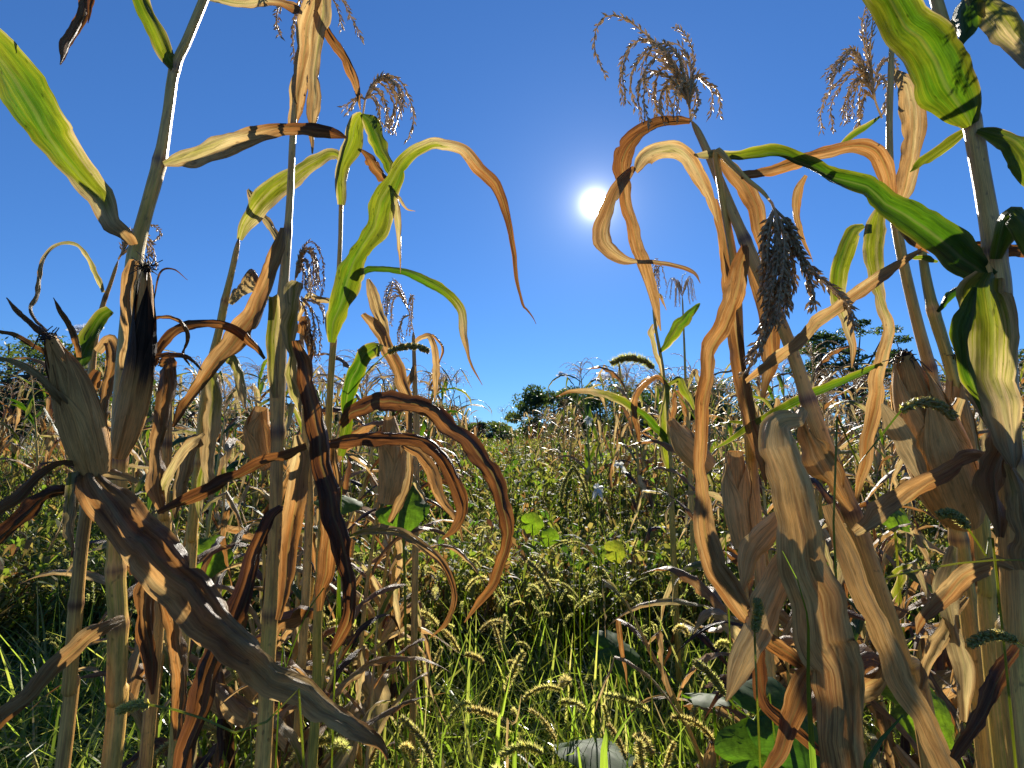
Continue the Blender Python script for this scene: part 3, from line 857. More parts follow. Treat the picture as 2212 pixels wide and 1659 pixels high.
c.leaf([(165, 1030, 10), (190, 1020, 30), (250, 1022, 26), (300, 1040, 6)], (.56, .6), (.6, .55), (40, 60), .3, .2)
c.leaf([(160, 1020, 30), (158, 1075, 34), (152, 1130, 28), (160, 1190, 6)], (.54, .52), (.5, .6), (10, 30), .4, .2)

# ---- left: thin arching leaf plant at the left, dry curl down to the ear
c = Corn('thin bent corn plant with looping dry leaf behind the tan ear', 205, .95, 13)
c.stalk([(256, 560, 8), (238, 615, 10), (222, 660, 12), (205, 740, 16), (195, 850, 20), (190, 1000, 24)], (.9, .95), (640,), .55)
c.leaf([(222, 632, 8), (208, 595, 14), (190, 560, 12), (160, 530, 9), (125, 530, 8), (98, 555, 9), (86, 595, 10), (80, 640, 9), (68, 665, 8), (78, 690, 7), (102, 715, 4)], (.9, .82), (.5, .45, .6, .8), (50, 30, 50), .3, .12)
c.leaf([(240, 670, 26), (215, 690, 36), (195, 735, 40), (180, 780, 36), (172, 830, 14)], (.85, .82), (.22, .12, .2), (20, 30), .5, .08)
c.leaf([(210, 760, 20), (238, 735, 34), (248, 790, 36), (232, 850, 34), (226, 920, 20), (228, 970, 4)], (.86, .84), (.62, .7, .75), (10, 30), .4, .2)
c.leaf([(212, 800, 20), (196, 830, 40), (186, 880, 40), (190, 940, 20), (198, 1000, 4)], (.84, .8), (.75, .8), (10, 40), .4, .2)
c.tassel([[(256, 560), (280, 520), (300, 495), (325, 485), (345, 500), (340, 518)], [(262, 552), (275, 510), (290, 500), (305, 530)], [(265, 550), (300, 515), (318, 530), (320, 570)]], .9, 2, 10, dry=.3)

# ---- left centre: stalk topped by a bright yellow-green leaf
c = Corn('slim corn stalk topped by a bright yellow green folded leaf', 400, .92, 14)
c.stalk([(517, 512, 13), (500, 590, 17), (486, 650, 20), (472, 720, 22), (455, 790, 24), (440, 880, 26), (430, 1000, 28), (415, 1150, 30), (405, 1300, 32)], (.88, .92), (518, 652, 1000), .42)
c.leaf([(517, 518, 14), (534, 478, 42), (566, 436, 60), (606, 402, 60), (646, 370, 46), (682, 343, 34), (710, 326, 28), (730, 334, 24), (735, 352, 4)], (.88, .85, .84), (.34, .32, .33, .36), (12, 10, 30), .32, .06)
c.leaf([(537, 408, 14), (548, 430, 22), (560, 455, 20), (580, 480, 22), (600, 512, 18), (604, 535, 3)], (.9, .88), (.55, .62), (20, 40), .4, .2)
c.leaf([(495, 655, 16), (515, 628, 36), (528, 600, 34), (540, 582, 18), (552, 600, 20), (558, 630, 6)], (.87, .85), (.52, .6, .7), (20, 60, 20), .5, .2)
c.leaf([(455, 800, 26), (462, 850, 40), (460, 930, 44), (452, 1010, 36), (455, 1080, 10)], (.88, .86), (.35, .5, .45), (10, 20), .5, .1, name='sheath')
c.leaf([(470, 790, 10), (490, 770, 26), (512, 790, 28), (525, 840, 26), (530, 880, 8)], (.92, .9), (.3, .35, .5), (10, 40), .4, .1)
c.leaf([(435, 965, 14), (418, 950, 34), (400, 1010, 40), (388, 1070, 36), (380, 1120, 8)], (.84, .8), (.6, .66), (20, 30), .4, .1)
c.leaf([(440, 1000, 10), (432, 1040, 20), (430, 1090, 20), (435, 1130, 4)], (.9, .88), (.4, .45), (0, 20), .4, .1)

# ---- left centre: broken husk leaf hanging upside down
c = Corn('short broken corn stalk with a folded brown leaf left of the orange leaf', 335, .78, 15)
c.stalk([(362, 770, 22), (362, 850, 24), (360, 960, 26), (352, 1100, 30), (345, 1300, 34)], (.78, .78), (960,), .6)
c.leaf([(342, 790, 30), (362, 782, 44), (368, 830, 46), (358, 900, 46), (345, 970, 46), (342, 1030, 50), (348, 1080, 30), (352, 1110, 6)], (.76, .72), (.8, .75, .66, .72), (8, 20), .55, .08)
c.leaf([(350, 1100, 20), (345, 1060, 30), (365, 1020, 26), (405, 960, 30), (440, 935, 10)], (.74, .72), (.5, .6), (20, 30), .5, .1)
c.leaf([(345, 1200, 20), (320, 1260, 46), (310, 1330, 46), (325, 1420, 36), (330, 1500, 8)], (.72, .66), (.68, .8), (20, 20), .5, .1)
c.leaf([(350, 1240, 20), (372, 1320, 44), (384, 1420, 46), (390, 1520, 40), (380, 1600, 12)], (.72, .68), (.62, .74), (10, 30), .5, .12)

# ---- centre left: the upright stalk with the tan leaf blades at its top
c = Corn('upright corn stalk left of centre with tan top leaves and dark hanging blade', 585, .74, 16)
c.stalk([(690, -80, 10), (665, 0, 12), (648, 120, 14), (636, 240, 16), (631, 330, 18), (627, 420, 20), (622, 500, 22), (616, 580, 27), (608, 680, 36), (603, 760, 44), (600, 860, 44), (600, 940, 34), (597, 1060, 36), (592, 1200, 38), (580, 1400, 42), (568, 1659, 46)],
        (.78, .72), (275, 500, 935, 1330), .48)
c.leaf([(630, 282, 14), (634, 240, 34), (644, 180, 46), (655, 120, 50), (664, 60, 52), (678, 10, 60), (695, -40, 50), (720, -90, 10)], (.77, .74), (.62, .58, .60, .66), (8, 15), .35, .06)
c.leaf([(700, -20, 40), (692, 40, 44), (684, 110, 26), (679, 180, 32), (678, 240, 34), (676, 285, 18), (675, 332, 3)], (.74, .76), (.55, .56, .62), (15, 10, 40), .3, .10)
c.leaf([(440, -14, 26), (500, 4, 20), (560, 4, 22), (610, 6, 24), (640, 16, 26), (660, 32, 10)], (.72, .76), (.35, .5, .8), (50, 45), .3, .1)
c.leaf([(688, 20, 18), (705, 60, 26), (728, 100, 28), (750, 130, 30), (764, 165, 26), (772, 200, 16), (779, 238, 3)], (.75, .80), (.86, .8, .66), (35, 30, 10), .35, .1)
c.leaf([(612, 492, 14), (604, 540, 40), (584, 590, 42), (562, 640, 44), (545, 690, 58), (508, 735, 62), (462, 785, 46), (422, 840, 34), (398, 885, 30), (375, 922, 8)], (.74, .68), (.60, .62, .66, .70, .8), (20, 15, 25), .4, .10, label='long orange leaf slanting down to the left')
c.leaf([(648, 610, 20), (640, 650, 46), (632, 720, 34), (636, 790, 34), (642, 850, 30), (650, 895, 6)], (.70, .68), (.50, .48, .5), (50, 40), .5, .25)
c.leaf([(640, 735, 22), (654, 780, 38), (672, 850, 48), (684, 930, 56), (697, 1020, 60), (715, 1100, 62), (742, 1190, 58), (760, 1265, 48), (756, 1330, 40), (730, 1385, 30), (714, 1412, 6)], (.66, .60), (.72, .80, .90, .86, .82), (15, 25, 12), .4, .10, m=11, label='dark brown streaked blade hanging from the stalk')
c.leaf([(662, 968, 22), (618, 984, 30), (560, 1006, 32), (500, 1034, 32), (440, 1062, 30), (390, 1086, 26), (340, 1108, 12)], (.66, .58), (.78, .84, .74), (35, 30), .3, .08)
c.leaf([(610, 1095, 20), (585, 1120, 34), (556, 1190, 36), (533, 1280, 38), (495, 1370, 44), (455, 1470, 48), (418, 1580, 50), (385, 1700, 40)], (.60, .46), (.94, .9, .86), (35, 30), .5, .1)
c.leaf([(640, 940, 20), (648, 1000, 46), (640, 1080, 56), (625, 1180, 54), (615, 1270, 40), (600, 1340, 16)], (.7, .66), (.52, .62, .7), (10, 10), .5, .06)
c.leaf([(585, 690, 14), (588, 640, 26), (590, 700, 30), (588, 780, 34), (592, 860, 20)], (.70, .70), (.36, .34, .5), (20, 10), .5, .05, name='sheath')
c.ear([(582, 1010, 30), (566, 980, 52), (558, 930, 56), (566, 880, 30)], (.76, .76), (.45, .55, .6), 4, 0)
c.tassel([[(690, -80), (720, -40), (750, 20), (765, 50), (780, 80)], [(660, -40), (640, 20), (632, 70), (636, 130)], [(650, -40), (605, 10), (598, 50), (604, 76)], [(680, -30), (720, 0), (735, 40), (738, 60)]], .8, 0, 8, dry=.25)

# ---- centre left: the thin green stalk with the tassel and the long arching leaf
c = Corn('thin green corn stalk with tassel and long arching leaf beside the open sky', 672, .86, 17)
c.stalk([(786, 240, 8), (778, 270, 9), (752, 360, 10), (738, 430, 11), (735, 520, 12), (730, 620, 14), (722, 720, 17), (714, 830, 19), (708, 950, 21), (696, 1150, 24), (686, 1350, 26), (678, 1600, 28)], (.84, .86), (440, 735, 960), .3)
c.leaf([(736, 442, 22), (737, 415, 32), (738, 385, 34), (742, 350, 34), (752, 320, 54), (764, 285, 46), (772, 255, 34), (781, 244, 8)], (.82, .80), (.30, .28, .34), (10, 25, 15), .45, .08)
c.leaf([(781, 246, 10), (800, 262, 42), (816, 292, 44), (830, 330, 34), (842, 362, 28), (850, 380, 6)], (.80, .78), (.26, .22, .3), (15, 35), .5, .05)
c.leaf([(778, 322, 8), (795, 336, 24), (812, 362, 34), (832, 384, 26), (846, 402, 6)], (.82, .8), (.78, .72), (25, 40), .5, .2)
c.leaf([(716, 740, 18), (722, 700, 46), (735, 650, 66), (748, 605, 74), (762, 568, 58), (788, 530, 44), (812, 488, 60), (828, 445, 66), (846, 395, 52), (868, 350, 40), (902, 316, 34), (948, 300, 30), (1000, 322, 30), (1045, 368, 32), (1075, 415, 28), (1094, 470, 18), (1108, 550, 13), (1122, 615, 10), (1140, 665, 6), (1158, 700, 1)],
       (.82, .76, .72, .70), (.20, .20, .16, .24, .28, .48, .74, .78, .8, .86), (5, 20, 40, 15, 40, 35, 25), .35, .07, n=130, label='very long twisted leaf arching across the sky')
c.leaf([(852, 402, 10), (856, 440, 20), (862, 490, 18), (864, 540, 10), (865, 590, 1)], (.76, .75), (.45, .5, .8), (10, 20), .4, .08)
c.leaf([(842, 400, 6), (860, 425, 8), (878, 450, 5), (897, 456, 1)], (.75, .74), (.3, .6), (30, 30), .3, .1)
c.leaf([(775, 600, 12), (792, 580, 18), (835, 577, 20), (885, 586, 22), (932, 610, 26), (975, 642, 26), (998, 672, 24), (1004, 720, 22), (1010, 765, 10), (1025, 800, 6), (1042, 832, 1)], (.82, .78, .74), (.14, .16, .28, .6, .82), (45, 35, 25), .35, .06)
c.leaf([(745, 900, 20), (752, 845, 38), (768, 800, 44), (790, 765, 42), (815, 745, 34), (820, 770, 12)], (.8, .76), (.2, .12, .4), (15, 45), .5, .1)
c.leaf([(796, 602, 10), (806, 630, 30), (816, 670, 32), (830, 710, 26), (840, 745, 10)], (.88, .86), (.62, .66), (10, 20), .5, .06)
c.leaf([(783, 678, 14), (806, 702, 32), (838, 752, 36), (862, 805, 38), (880, 850, 32), (890, 890, 8)], (.86, .84), (.66, .7, .62), (15, 20), .4, .08)
c.leaf([(735, 985, 20), (745, 930, 34), (752, 880, 26), (770, 860, 8)], (.8, .8), (.3, .26), (20, 20), .4, .1)
c.leaf([(735, 920, 16), (765, 888, 32), (805, 870, 40), (855, 864, 44), (915, 874, 46), (975, 915, 46), (1030, 978, 46), (1072, 1045, 42), (1095, 1115, 40), (1092, 1190, 30), (1066, 1255, 24), (1030, 1305, 18), (1003, 1345, 3)],
       (.80, .70, .64, .66), (.86, .92, .90, .88, .84, .78), (35, 38, 30, 20, 35), .35, .10, n=110, label='dark brown blade curving like a sickle over the grass')
c.leaf([(690, 962, 20), (745, 950, 28), (810, 942, 34), (870, 944, 36), (925, 960, 38), (962, 1005, 40), (990, 1062, 40), (1000, 1105, 32), (985, 1140, 22), (955, 1165, 6)], (.78, .72, .70), (.84, .88, .82, .76), (35, 30, 20), .35, .10)
c.leaf([(870, 960, 14), (910, 985, 30), (940, 1030, 34), (958, 1080, 26), (985, 1120, 14), (1000, 1170, 3)], (.8, .78), (.72, .7), (15, 30), .4, .1)
c.leaf([(755, 1156, 10), (800, 1144, 20), (855, 1146, 24), (915, 1176, 24), (962, 1222, 22), (983, 1285, 18), (968, 1340, 16), (930, 1378, 3)], (.76, .70), (.42, .6, .74, .8), (45, 30), .35, .08)
c.leaf([(718, 960, 16), (724, 1030, 40), (716, 1120, 50), (706, 1220, 46), (690, 1320, 20)], (.84, .82), (.72, .76), (10, 10), .5, .08)
c.ear([(836, 1085, 40), (846, 1030, 56), (848, 960, 54), (842, 900, 24)], (.84, .84), (.42, .38, .36), 5, 0, label='pale husked ear between the two curving brown blades')
c.leaf([(870, 930, 10), (884, 985, 20), (884, 1040, 26), (866, 1090, 30), (845, 1130, 14)], (.82, .80), (.56, .7), (10, 50), .5, .1)
c.tassel([[(784, 246), (792, 205), (812, 175), (838, 162), (865, 175), (885, 215), (893, 255), (882, 300)],
          [(793, 205), (815, 178), (838, 195), (852, 230), (845, 265)], [(793, 208), (812, 190), (830, 215), (838, 245), (835, 270)], [(798, 190), (825, 165), (858, 185), (866, 225)],
          [(790, 212), (805, 205), (818, 228), (822, 248)], [(790, 215), (775, 208), (758, 220), (744, 232)], [(800, 185), (828, 172), (850, 200), (856, 232), (840, 280)]], .82, 1, 10, .02, .12, label='arching tassel against the sky')

# ---- centre left behind: stalks with drooping dark tassels
c = Corn('corn plant with two drooping dark tassels behind the upright stalk', 655, 1.15, 18)
c.stalk([(646, 640, 8), (650, 700, 10), (655, 800, 16), (660, 950, 20), (665, 1200, 24)], (1.12, 1.15), (), .6)
c.tassel([[(636, 650), (640, 580), (655, 535), (675, 522), (692, 545), (700, 590), (692, 640)], [(638, 600), (652, 545), (672, 540), (682, 580), (680, 625)], [(638, 600), (655, 560), (668, 575), (672, 630)],
          [(640, 590), (660, 545), (684, 560), (690, 610)], [(640, 600), (652, 575), (660, 600), (662, 625)]], 1.1, 2, 7, .03, .45)
c.tassel([[(650, 640), (668, 660), (685, 690), (692, 730), (688, 775)], [(650, 645), (672, 668), (680, 710), (678, 760)], [(650, 650), (665, 690), (668, 740)], [(655, 645), (690, 660), (700, 690)]], 1.08, 1, 8, .03, .4)
c.leaf([(640, 690, 10), (665, 640, 14), (700, 648, 16), (722, 655, 4)], (1.1, 1.05), (.6, .5), (40, 40), .3, .1)
c.leaf([(645, 720, 10), (655, 690, 24), (668, 720, 26), (672, 790, 10)], (1.1, 1.08), (.78, .7), (10, 30), .4, .1)

c = Corn('dry corn plant with hanging orange leaf left of the open sky', 905, 1.5, 19)
c.stalk([(893, 715, 10), (895, 780, 12), (897, 860, 15), (900, 1000, 18)], (1.5, 1.5), (), .62)
c.leaf([(893, 760, 8), (900, 735, 12), (920, 722, 16), (932, 728, 18), (940, 765, 20), (944, 810, 20), (940, 845, 12), (939, 868, 1)], (1.5, 1.45), (.66, .68), (20, 20), .4, .06)
c.leaf([(934, 722, 6), (950, 738, 8), (957, 755, 8), (948, 785, 4)], (1.45, 1.44), (.75, .8), (20, 20), .3, 0)
c.leaf([(896, 790, 12), (880, 840, 24), (884, 900, 22), (890, 960, 6)], (1.48, 1.46), (.7, .7), (10, 30), .4, .1)
c.tassel([[(893, 715), (880, 660), (865, 620), (850, 605), (838, 640)], [(882, 670), (866, 640), (850, 650), (845, 700)], [(880, 665), (890, 640), (888, 690), (884, 720)], [(876, 650), (860, 625), (842, 630), (836, 680)],
          [(870, 640), (850, 612), (838, 620), (830, 660)], [(885, 680), (870, 690), (862, 720), (866, 745)]], 1.5, 2, 9, .05, .2, gap=.007)
# ---- right: the leaning stalk with the big nodding tassel next to the sun
c = Corn('leaning corn stalk next to the sun with large nodding tassel', 2040, .66, 21)
c.stalk([(1492, 258, 16), (1510, 290, 20), (1535, 345, 24), (1560, 405, 27), (1583, 460, 29), (1610, 522, 32), (1640, 590, 32), (1668, 655, 32), (1692, 710, 34), (1718, 780, 36), (1742, 855, 40), (1765, 920, 42), (1800, 1010, 44), (1840, 1110, 46), (1890, 1250, 48), (1945, 1420, 52), (2010, 1640, 56)],
        (.74, .62), (522, 868, 1105), .55)
c.leaf([(1492, 264, 16), (1455, 266, 26), (1415, 273, 30), (1378, 294, 40), (1352, 328, 50), (1344, 368, 44), (1352, 420, 30), (1366, 480, 34), (1384, 545, 36), (1404, 610, 32), (1418, 660, 24), (1428, 715, 3)], (.74, .70), (.80, .78, .72, .68, .66), (35, 30, 20, 15), .35, .08, n=90)
c.leaf([(1372, 362, 16), (1352, 388, 32), (1330, 416, 38), (1313, 450, 42), (1302, 488, 48), (1309, 526, 50), (1334, 556, 34), (1372, 568, 16), (1420, 564, 12), (1465, 573, 12), (1498, 590, 10), (1513, 612, 1)], (.71, .68, .66), (.70, .62, .60, .7), (20, 20, 45), .35, .10)
c.leaf([(1372, 372, 20), (1392, 340, 44), (1425, 322, 46), (1462, 326, 46), (1494, 352, 40), (1518, 395, 36), (1538, 440, 26), (1550, 480, 4)], (.71, .73), (.58, .50, .62, .6), (25, 20, 15), .35, .10)
c.leaf([(1556, 345, 14), (1580, 365, 40), (1608, 395, 48), (1630, 440, 44), (1644, 490, 36), (1650, 545, 22), (1652, 580, 3)], (.74, .72), (.64, .66, .7), (15, 15), .35, .10)
c.leaf([(1545, 430, 12), (1556, 480, 26), (1568, 540, 28), (1574, 600, 24), (1580, 660, 4)], (.76, .76), (.7, .7), (15, 25), .4, .1)
c.leaf([(1612, 528, 22), (1606, 575, 56), (1590, 640, 66), (1562, 710, 56), (1536, 780, 48), (1524, 860, 42), (1522, 950, 40), (1516, 1050, 44), (1520, 1130, 56), (1542, 1205, 64), (1582, 1280, 64), (1640, 1352, 54), (1700, 1408, 44), (1765, 1460, 20)],
       (.64, .56, .52, .54), (.76, .78, .80, .76, .74, .84), (12, 22, 28, 8, 15), .35, .09, n=110, m=11, label='long rust coloured blade sweeping down past the ear husks')
c.leaf([(1560, 545, 10), (1572, 620, 36), (1588, 710, 44), (1602, 800, 42), (1620, 900, 40), (1640, 980, 30), (1655, 1050, 6)], (.74, .72), (.72, .76, .72), (15, 10), .4, .08)
c.leaf([(1608, 530, 20), (1640, 610, 50), (1660, 700, 50), (1665, 790, 40), (1650, 860, 10)], (.72, .70), (.72, .76), (15, 20), .5, .08)
c.leaf([(1738, 880, 30), (1722, 898, 44), (1690, 905, 66), (1678, 950, 86), (1692, 1040, 92), (1716, 1140, 100), (1748, 1260, 116), (1786, 1400, 118), (1816, 1540, 110), (1835, 1700, 90)], (.58, .50, .46), (.36, .44, .52, .60, .66), (0, 10, 5), .45, .08, m=13, mat=M_HUSK, ws=.95, label='broad pale dry leaf folded over and hanging in front')
c.leaf([(1728, 900, 30), (1752, 950, 66), (1785, 1010, 74), (1820, 1070, 60), (1840, 1104, 26)], (.57, .56), (.50, .58, .56), (5, 10), .8, .03, m=11, name='sheath', mat=M_HUSK)
c.leaf([(1790, 1090, 30), (1830, 1180, 60), (1875, 1290, 66), (1925, 1410, 64), (1985, 1540, 60), (2060, 1680, 50)], (.55, .50), (.46, .52, .56), (10, 25), .5, .06, mat=M_HUSK)
c.leaf([(1728, 1140, 26), (1702, 1215, 70), (1672, 1290, 82), (1636, 1370, 76), (1600, 1440, 58), (1568, 1515, 6)], (.54, .50), (.36, .44, .5), (8, 20), .5, .08, mat=M_HUSK)
c.leaf([(1705, 1100, 20), (1668, 1130, 50), (1630, 1180, 60), (1610, 1250, 30), (1605, 1290, 6)], (.56, .55), (.38, .46), (10, 20), .5, .15, mat=M_HUSK)
c.leaf([(1770, 1400, 20), (1740, 1470, 60), (1720, 1540, 60), (1690, 1620, 40), (1650, 1680, 20)], (.53, .5), (.72, .8), (10, 20), .5, .1)
c.leaf([(1640, 1360, 20), (1645, 1440, 30), (1660, 1520, 34), (1710, 1570, 34), (1770, 1620, 26), (1800, 1650, 4)], (.54, .5), (.9, .84), (20, 30), .5, .1)
c.ear([(1610, 1180, 46), (1598, 1110, 60), (1590, 1040, 58), (1588, 975, 36)], (.68, .68), (.34, .36, .42), 5, 0, label='pale blunt ear left of the broad hanging leaf')
c.ear([(1530, 1010, 40), (1505, 985, 56), (1475, 950, 50), (1448, 905, 14)], (.80, .80), (.32, .36, .4), 5, 0, label='pale pointed ear behind the rust coloured blade')
c.tassel([[(1493, 262), (1484, 200), (1460, 140), (1424, 100), (1386, 66), (1345, 38), (1308, 36), (1288, 62), (1284, 100), (1292, 130), (1306, 160)],
          [(1482, 200), (1450, 130), (1400, 85), (1360, 105), (1345, 160), (1352, 215)], [(1482, 205), (1440, 140), (1390, 120), (1362, 170), (1372, 230)], [(1484, 215), (1450, 170), (1410, 160), (1390, 210), (1402, 268)],
          [(1486, 220), (1462, 160), (1430, 150), (1412, 200), (1420, 250)], [(1486, 225), (1476, 170), (1452, 175), (1440, 220), (1448, 258)], [(1486, 220), (1470, 130), (1440, 110), (1400, 140), (1380, 190)],
          [(1488, 225), (1484, 150), (1462, 115), (1430, 130)], [(1488, 230), (1498, 165), (1520, 178), (1538, 200), (1536, 248)], [(1490, 235), (1486, 180), (1470, 200), (1462, 250)], [(1488, 220), (1492, 140), (1470, 100), (1440, 92)],
          [(1488, 230), (1500, 190), (1508, 215), (1500, 250)], [(1484, 215), (1440, 185), (1425, 220), (1432, 262)]], .73, 1, 20, .04, .1, label='large tangled tassel above the sun')
# drooping tassel on the bent side stem
c = Corn('bent corn stem with heavy dark tassel hanging head down', 1700, .62, 22)
c.stalk([(1672, 446, 9), (1648, 415, 11), (1615, 388, 13), (1580, 355, 16), (1548, 328, 20), (1560, 420, 20), (1590, 600, 24), (1600, 780, 26), (1620, 950, 30), (1640, 1200, 34)], (.66, .70, .80), (), .55)
c.tassel([[(1660, 430), (1672, 450), (1684, 520), (1686, 600), (1675, 690), (1640, 760), (1608, 805)],
          [(1672, 450), (1695, 510), (1690, 600), (1680, 680)], [(1672, 450), (1660, 520), (1662, 600), (1660, 670)], [(1672, 450), (1702, 520), (1712, 590), (1700, 650)], [(1672, 450), (1705, 490), (1728, 560), (1748, 620), (1752, 660)],
          [(1672, 450), (1652, 500), (1648, 580), (1650, 640)], [(1674, 480), (1690, 560), (1672, 660), (1640, 740)], [(1676, 500), (1668, 600), (1650, 700), (1620, 770)], [(1680, 520), (1705, 600), (1690, 700)],
          [(1676, 470), (1720, 540), (1770, 598), (1820, 640), (1836, 690)], [(1674, 470), (1680, 560), (1664, 640)]], .60, 2, 9, .02, .35, spl=.011, spw=.0034, label='dark tassel hanging head down')
c.leaf([(1742, 378, 10), (1726, 410, 24), (1720, 450, 26), (1728, 490, 18), (1742, 530, 10), (1756, 566, 1)], (.7, .7), (.64, .68), (15, 25), .35, .1)

# ---- right: tan stalk with open tassel and tan upright leaf
c = Corn('pale corn stalk with airy tassel and wide tan leaf at upper right', 2090, .80, 23)
c.stalk([(1928, 60, 12), (1924, 160, 16), (1921, 280, 17), (1925, 400, 20), (1938, 500, 24), (1958, 600, 27), (1982, 700, 29), (2006, 790, 32), (2025, 880, 34), (2045, 1000, 38), (2068, 1150, 42), (2092, 1320, 46), (2115, 1500, 50), (2135, 1659, 54)], (.78, .72), (480, 790, 1160), .5)
c.leaf([(1930, 150, 10), (1955, 180, 40), (1972, 230, 54), (1972, 300, 56), (1962, 360, 52), (1950, 415, 36), (1945, 450, 8)], (.78, .76), (.55, .60, .58), (15, 12), .35, .08)
c.leaf([(1902, 252, 6), (1875, 270, 16), (1845, 288, 18), (1820, 310, 10), (1800, 335, 2)], (.8, .78), (.28, .3), (30, 25), .35, .05)
c.leaf([(1600, 378, 16), (1650, 372, 22), (1710, 352, 28), (1770, 332, 30), (1835, 318, 32), (1882, 328, 44), (1908, 365, 44), (1924, 420, 34), (1945, 480, 24), (1975, 525, 14), (2008, 548, 2)], (.68, .66, .68), (.74, .72, .76, .80), (40, 35, 15, 25), .35, .08, n=80)
c.leaf([(1992, 542, 14), (1950, 568, 26), (1895, 606, 38), (1840, 648, 42), (1785, 690, 40), (1730, 736, 34), (1672, 782, 30), (1612, 824, 14)], (.66, .60), (.66, .62, .70), (25, 20, 35), .3, .10, label='tan blade crossing diagonally in front of the tassel')
c.leaf([(1868, 488, 16), (1846, 500, 44), (1826, 545, 46), (1814, 600, 42), (1812, 645, 36), (1828, 695, 26), (1838, 745, 18), (1840, 795, 2)], (.78, .74), (.34, .30, .5, .66), (15, 20), .4, .10)
c.leaf([(1905, 440, 14), (1896, 480, 44), (1890, 540, 44), (1898, 600, 34), (1914, 660, 30), (1928, 710, 30), (1918, 765, 32), (1898, 830, 38), (1890, 900, 36), (1876, 970, 30), (1858, 1040, 20), (1846, 1095, 3)], (.76, .72, .70), (.36, .34, .5, .62, .66, .7), (10, 20, 15), .4, .08, n=80)
c.leaf([(1905, 786, 8), (1862, 808, 18), (1805, 832, 24), (1750, 856, 26), (1690, 884, 26), (1635, 914, 20), (1580, 950, 14), (1540, 972, 3)], (.72, .70, .76), (.22, .2, .25), (40, 30), .3, .08)
c.ear([(2082, 1125, 60), (2062, 1080, 104), (2035, 1010, 120), (2005, 930, 112), (1975, 845, 84), (1952, 765, 34)], (.60, .56), (.36, .34, .34, .38), 7, .03, .8, .06, 'large pale corn ear with torn husk and dark silk')
c.leaf([(1905, 872, 6), (1930, 905, 44), (1962, 955, 52), (1990, 1010, 40), (2000, 1060, 10)], (.55, .56), (.34, .38), (10, 20), .5, .12, mat=M_HUSK)
c.leaf([(2160, 1000, 14), (2120, 992, 30), (2075, 1002, 36), (2020, 1040, 42), (1960, 1075, 46), (1900, 1118, 46), (1848, 1155, 20)], (.54, .50, .50), (.76, .7, .62), (40, 35, 50), .4, .14)
c.tassel([[(1905, 255), (1890, 215), (1884, 160), (1880, 100), (1886, 40), (1890, -30)], [(1890, 210), (1860, 150), (1820, 180), (1795, 230), (1800, 280)], [(1890, 205), (1850, 130), (1812, 150), (1790, 200)], [(1888, 200), (1850, 170), (1825, 220), (1822, 260)],
          [(1888, 195), (1862, 160), (1845, 210), (1840, 250)], [(1886, 190), (1900, 140), (1925, 130), (1935, 180)], [(1886, 180), (1870, 110), (1862, 60), (1868, 20)], [(1890, 215), (1870, 200), (1860, 240), (1852, 280)], [(1888, 200), (1905, 170), (1918, 200), (1912, 240)], [(1888, 195), (1845, 110), (1815, 140), (1790, 170)]],
         .84, 1, 12, .04, .1, gap=.0055)
# ---- right edge: thick grey-green stalk with the big green leaves
c = Corn('thick grey green stalk at right edge with big green leaves', 2200, .54, 24)
c.stalk([(2000, -80, 26), (2022, 0, 30), (2045, 80, 34), (2075, 180, 38), (2098, 262, 42), (2112, 340, 44), (2128, 430, 46), (2146, 540, 52), (2158, 640, 58), (2166, 780, 62), (2174, 920, 64), (2184, 1100, 66), (2196, 1350, 70), (2204, 1600, 74)], (.58, .52), (258, 545, 990), .48)
c.leaf([(2098, 272, 36), (2082, 245, 78), (2052, 195, 118), (2015, 140, 122), (1975, 85, 108), (1935, 30, 98), (1895, -30, 86), (1850, -100, 40)], (.55, .50), (.24, .20, .22, .30), (10, 15), .3, .05, m=11, ws=.84, label='wide bright green leaf rising to the upper left')
c.leaf([(2062, 110, 20), (2068, 70, 50), (2080, 20, 60), (2100, -40, 50), (2130, -90, 20)], (.55, .58), (.25, .2), (50, 40), .5, .1)
c.leaf([(2090, -40, 30), (2125, 0, 60), (2165, 45, 70), (2205, 95, 60), (2260, 160, 40)], (.56, .52), (.36, .40, .5), (15, 20), .35, .06)
c.leaf([(2100, 272, 14), (2065, 302, 28), (2025, 332, 30), (1990, 358, 22), (1965, 372, 2)], (.58, .64), (.28, .22), (25, 35), .4, .05)
c.leaf([(2112, 280, 16), (2145, 290, 34), (2180, 302, 50), (2215, 330, 66), (2260, 390, 70)], (.55, .50), (.22, .18), (35, 20), .4, .06)
c.leaf([(2140, 600, 40), (2110, 590, 76), (2065, 555, 92), (2010, 508, 88), (1950, 462, 70), (1895, 428, 56), (1835, 398, 46), (1780, 372, 38), (1735, 350, 38), (1690, 336, 44), (1640, 340, 40), (1580, 344, 28), (1530, 340, 20), (1498, 334, 4)],
       (.54, .58, .66, .72), (.14, .12, .16, .20, .22, .30, .5), (15, 20, 35, 25, 35), .35, .06, n=110, m=11, label='long green leaf reaching left towards the sun side stalk')
c.leaf([(2140, 590, 50), (2128, 630, 96), (2136, 710, 104), (2148, 800, 100), (2164, 890, 84), (2180, 960, 50), (2190, 1010, 8)], (.52, .47), (.30, .36, .38, .46, .6), (5, 12), .4, .06, m=11, ws=1.0, label='yellow green hanging leaf with brown streaks')
c.leaf([(2150, 560, 30), (2165, 500, 50), (2182, 455, 50), (2205, 470, 54), (2235, 530, 60), (2270, 620, 40)], (.53, .48), (.3, .35, .45), (20, 20), .4, .06)
c.leaf([(2110, 620, 14), (2098, 660, 40), (2088, 720, 44), (2094, 790, 36), (2112, 850, 20), (2124, 900, 4)], (.51, .48), (.10, .14, .3), (40, 30), .6, .04)
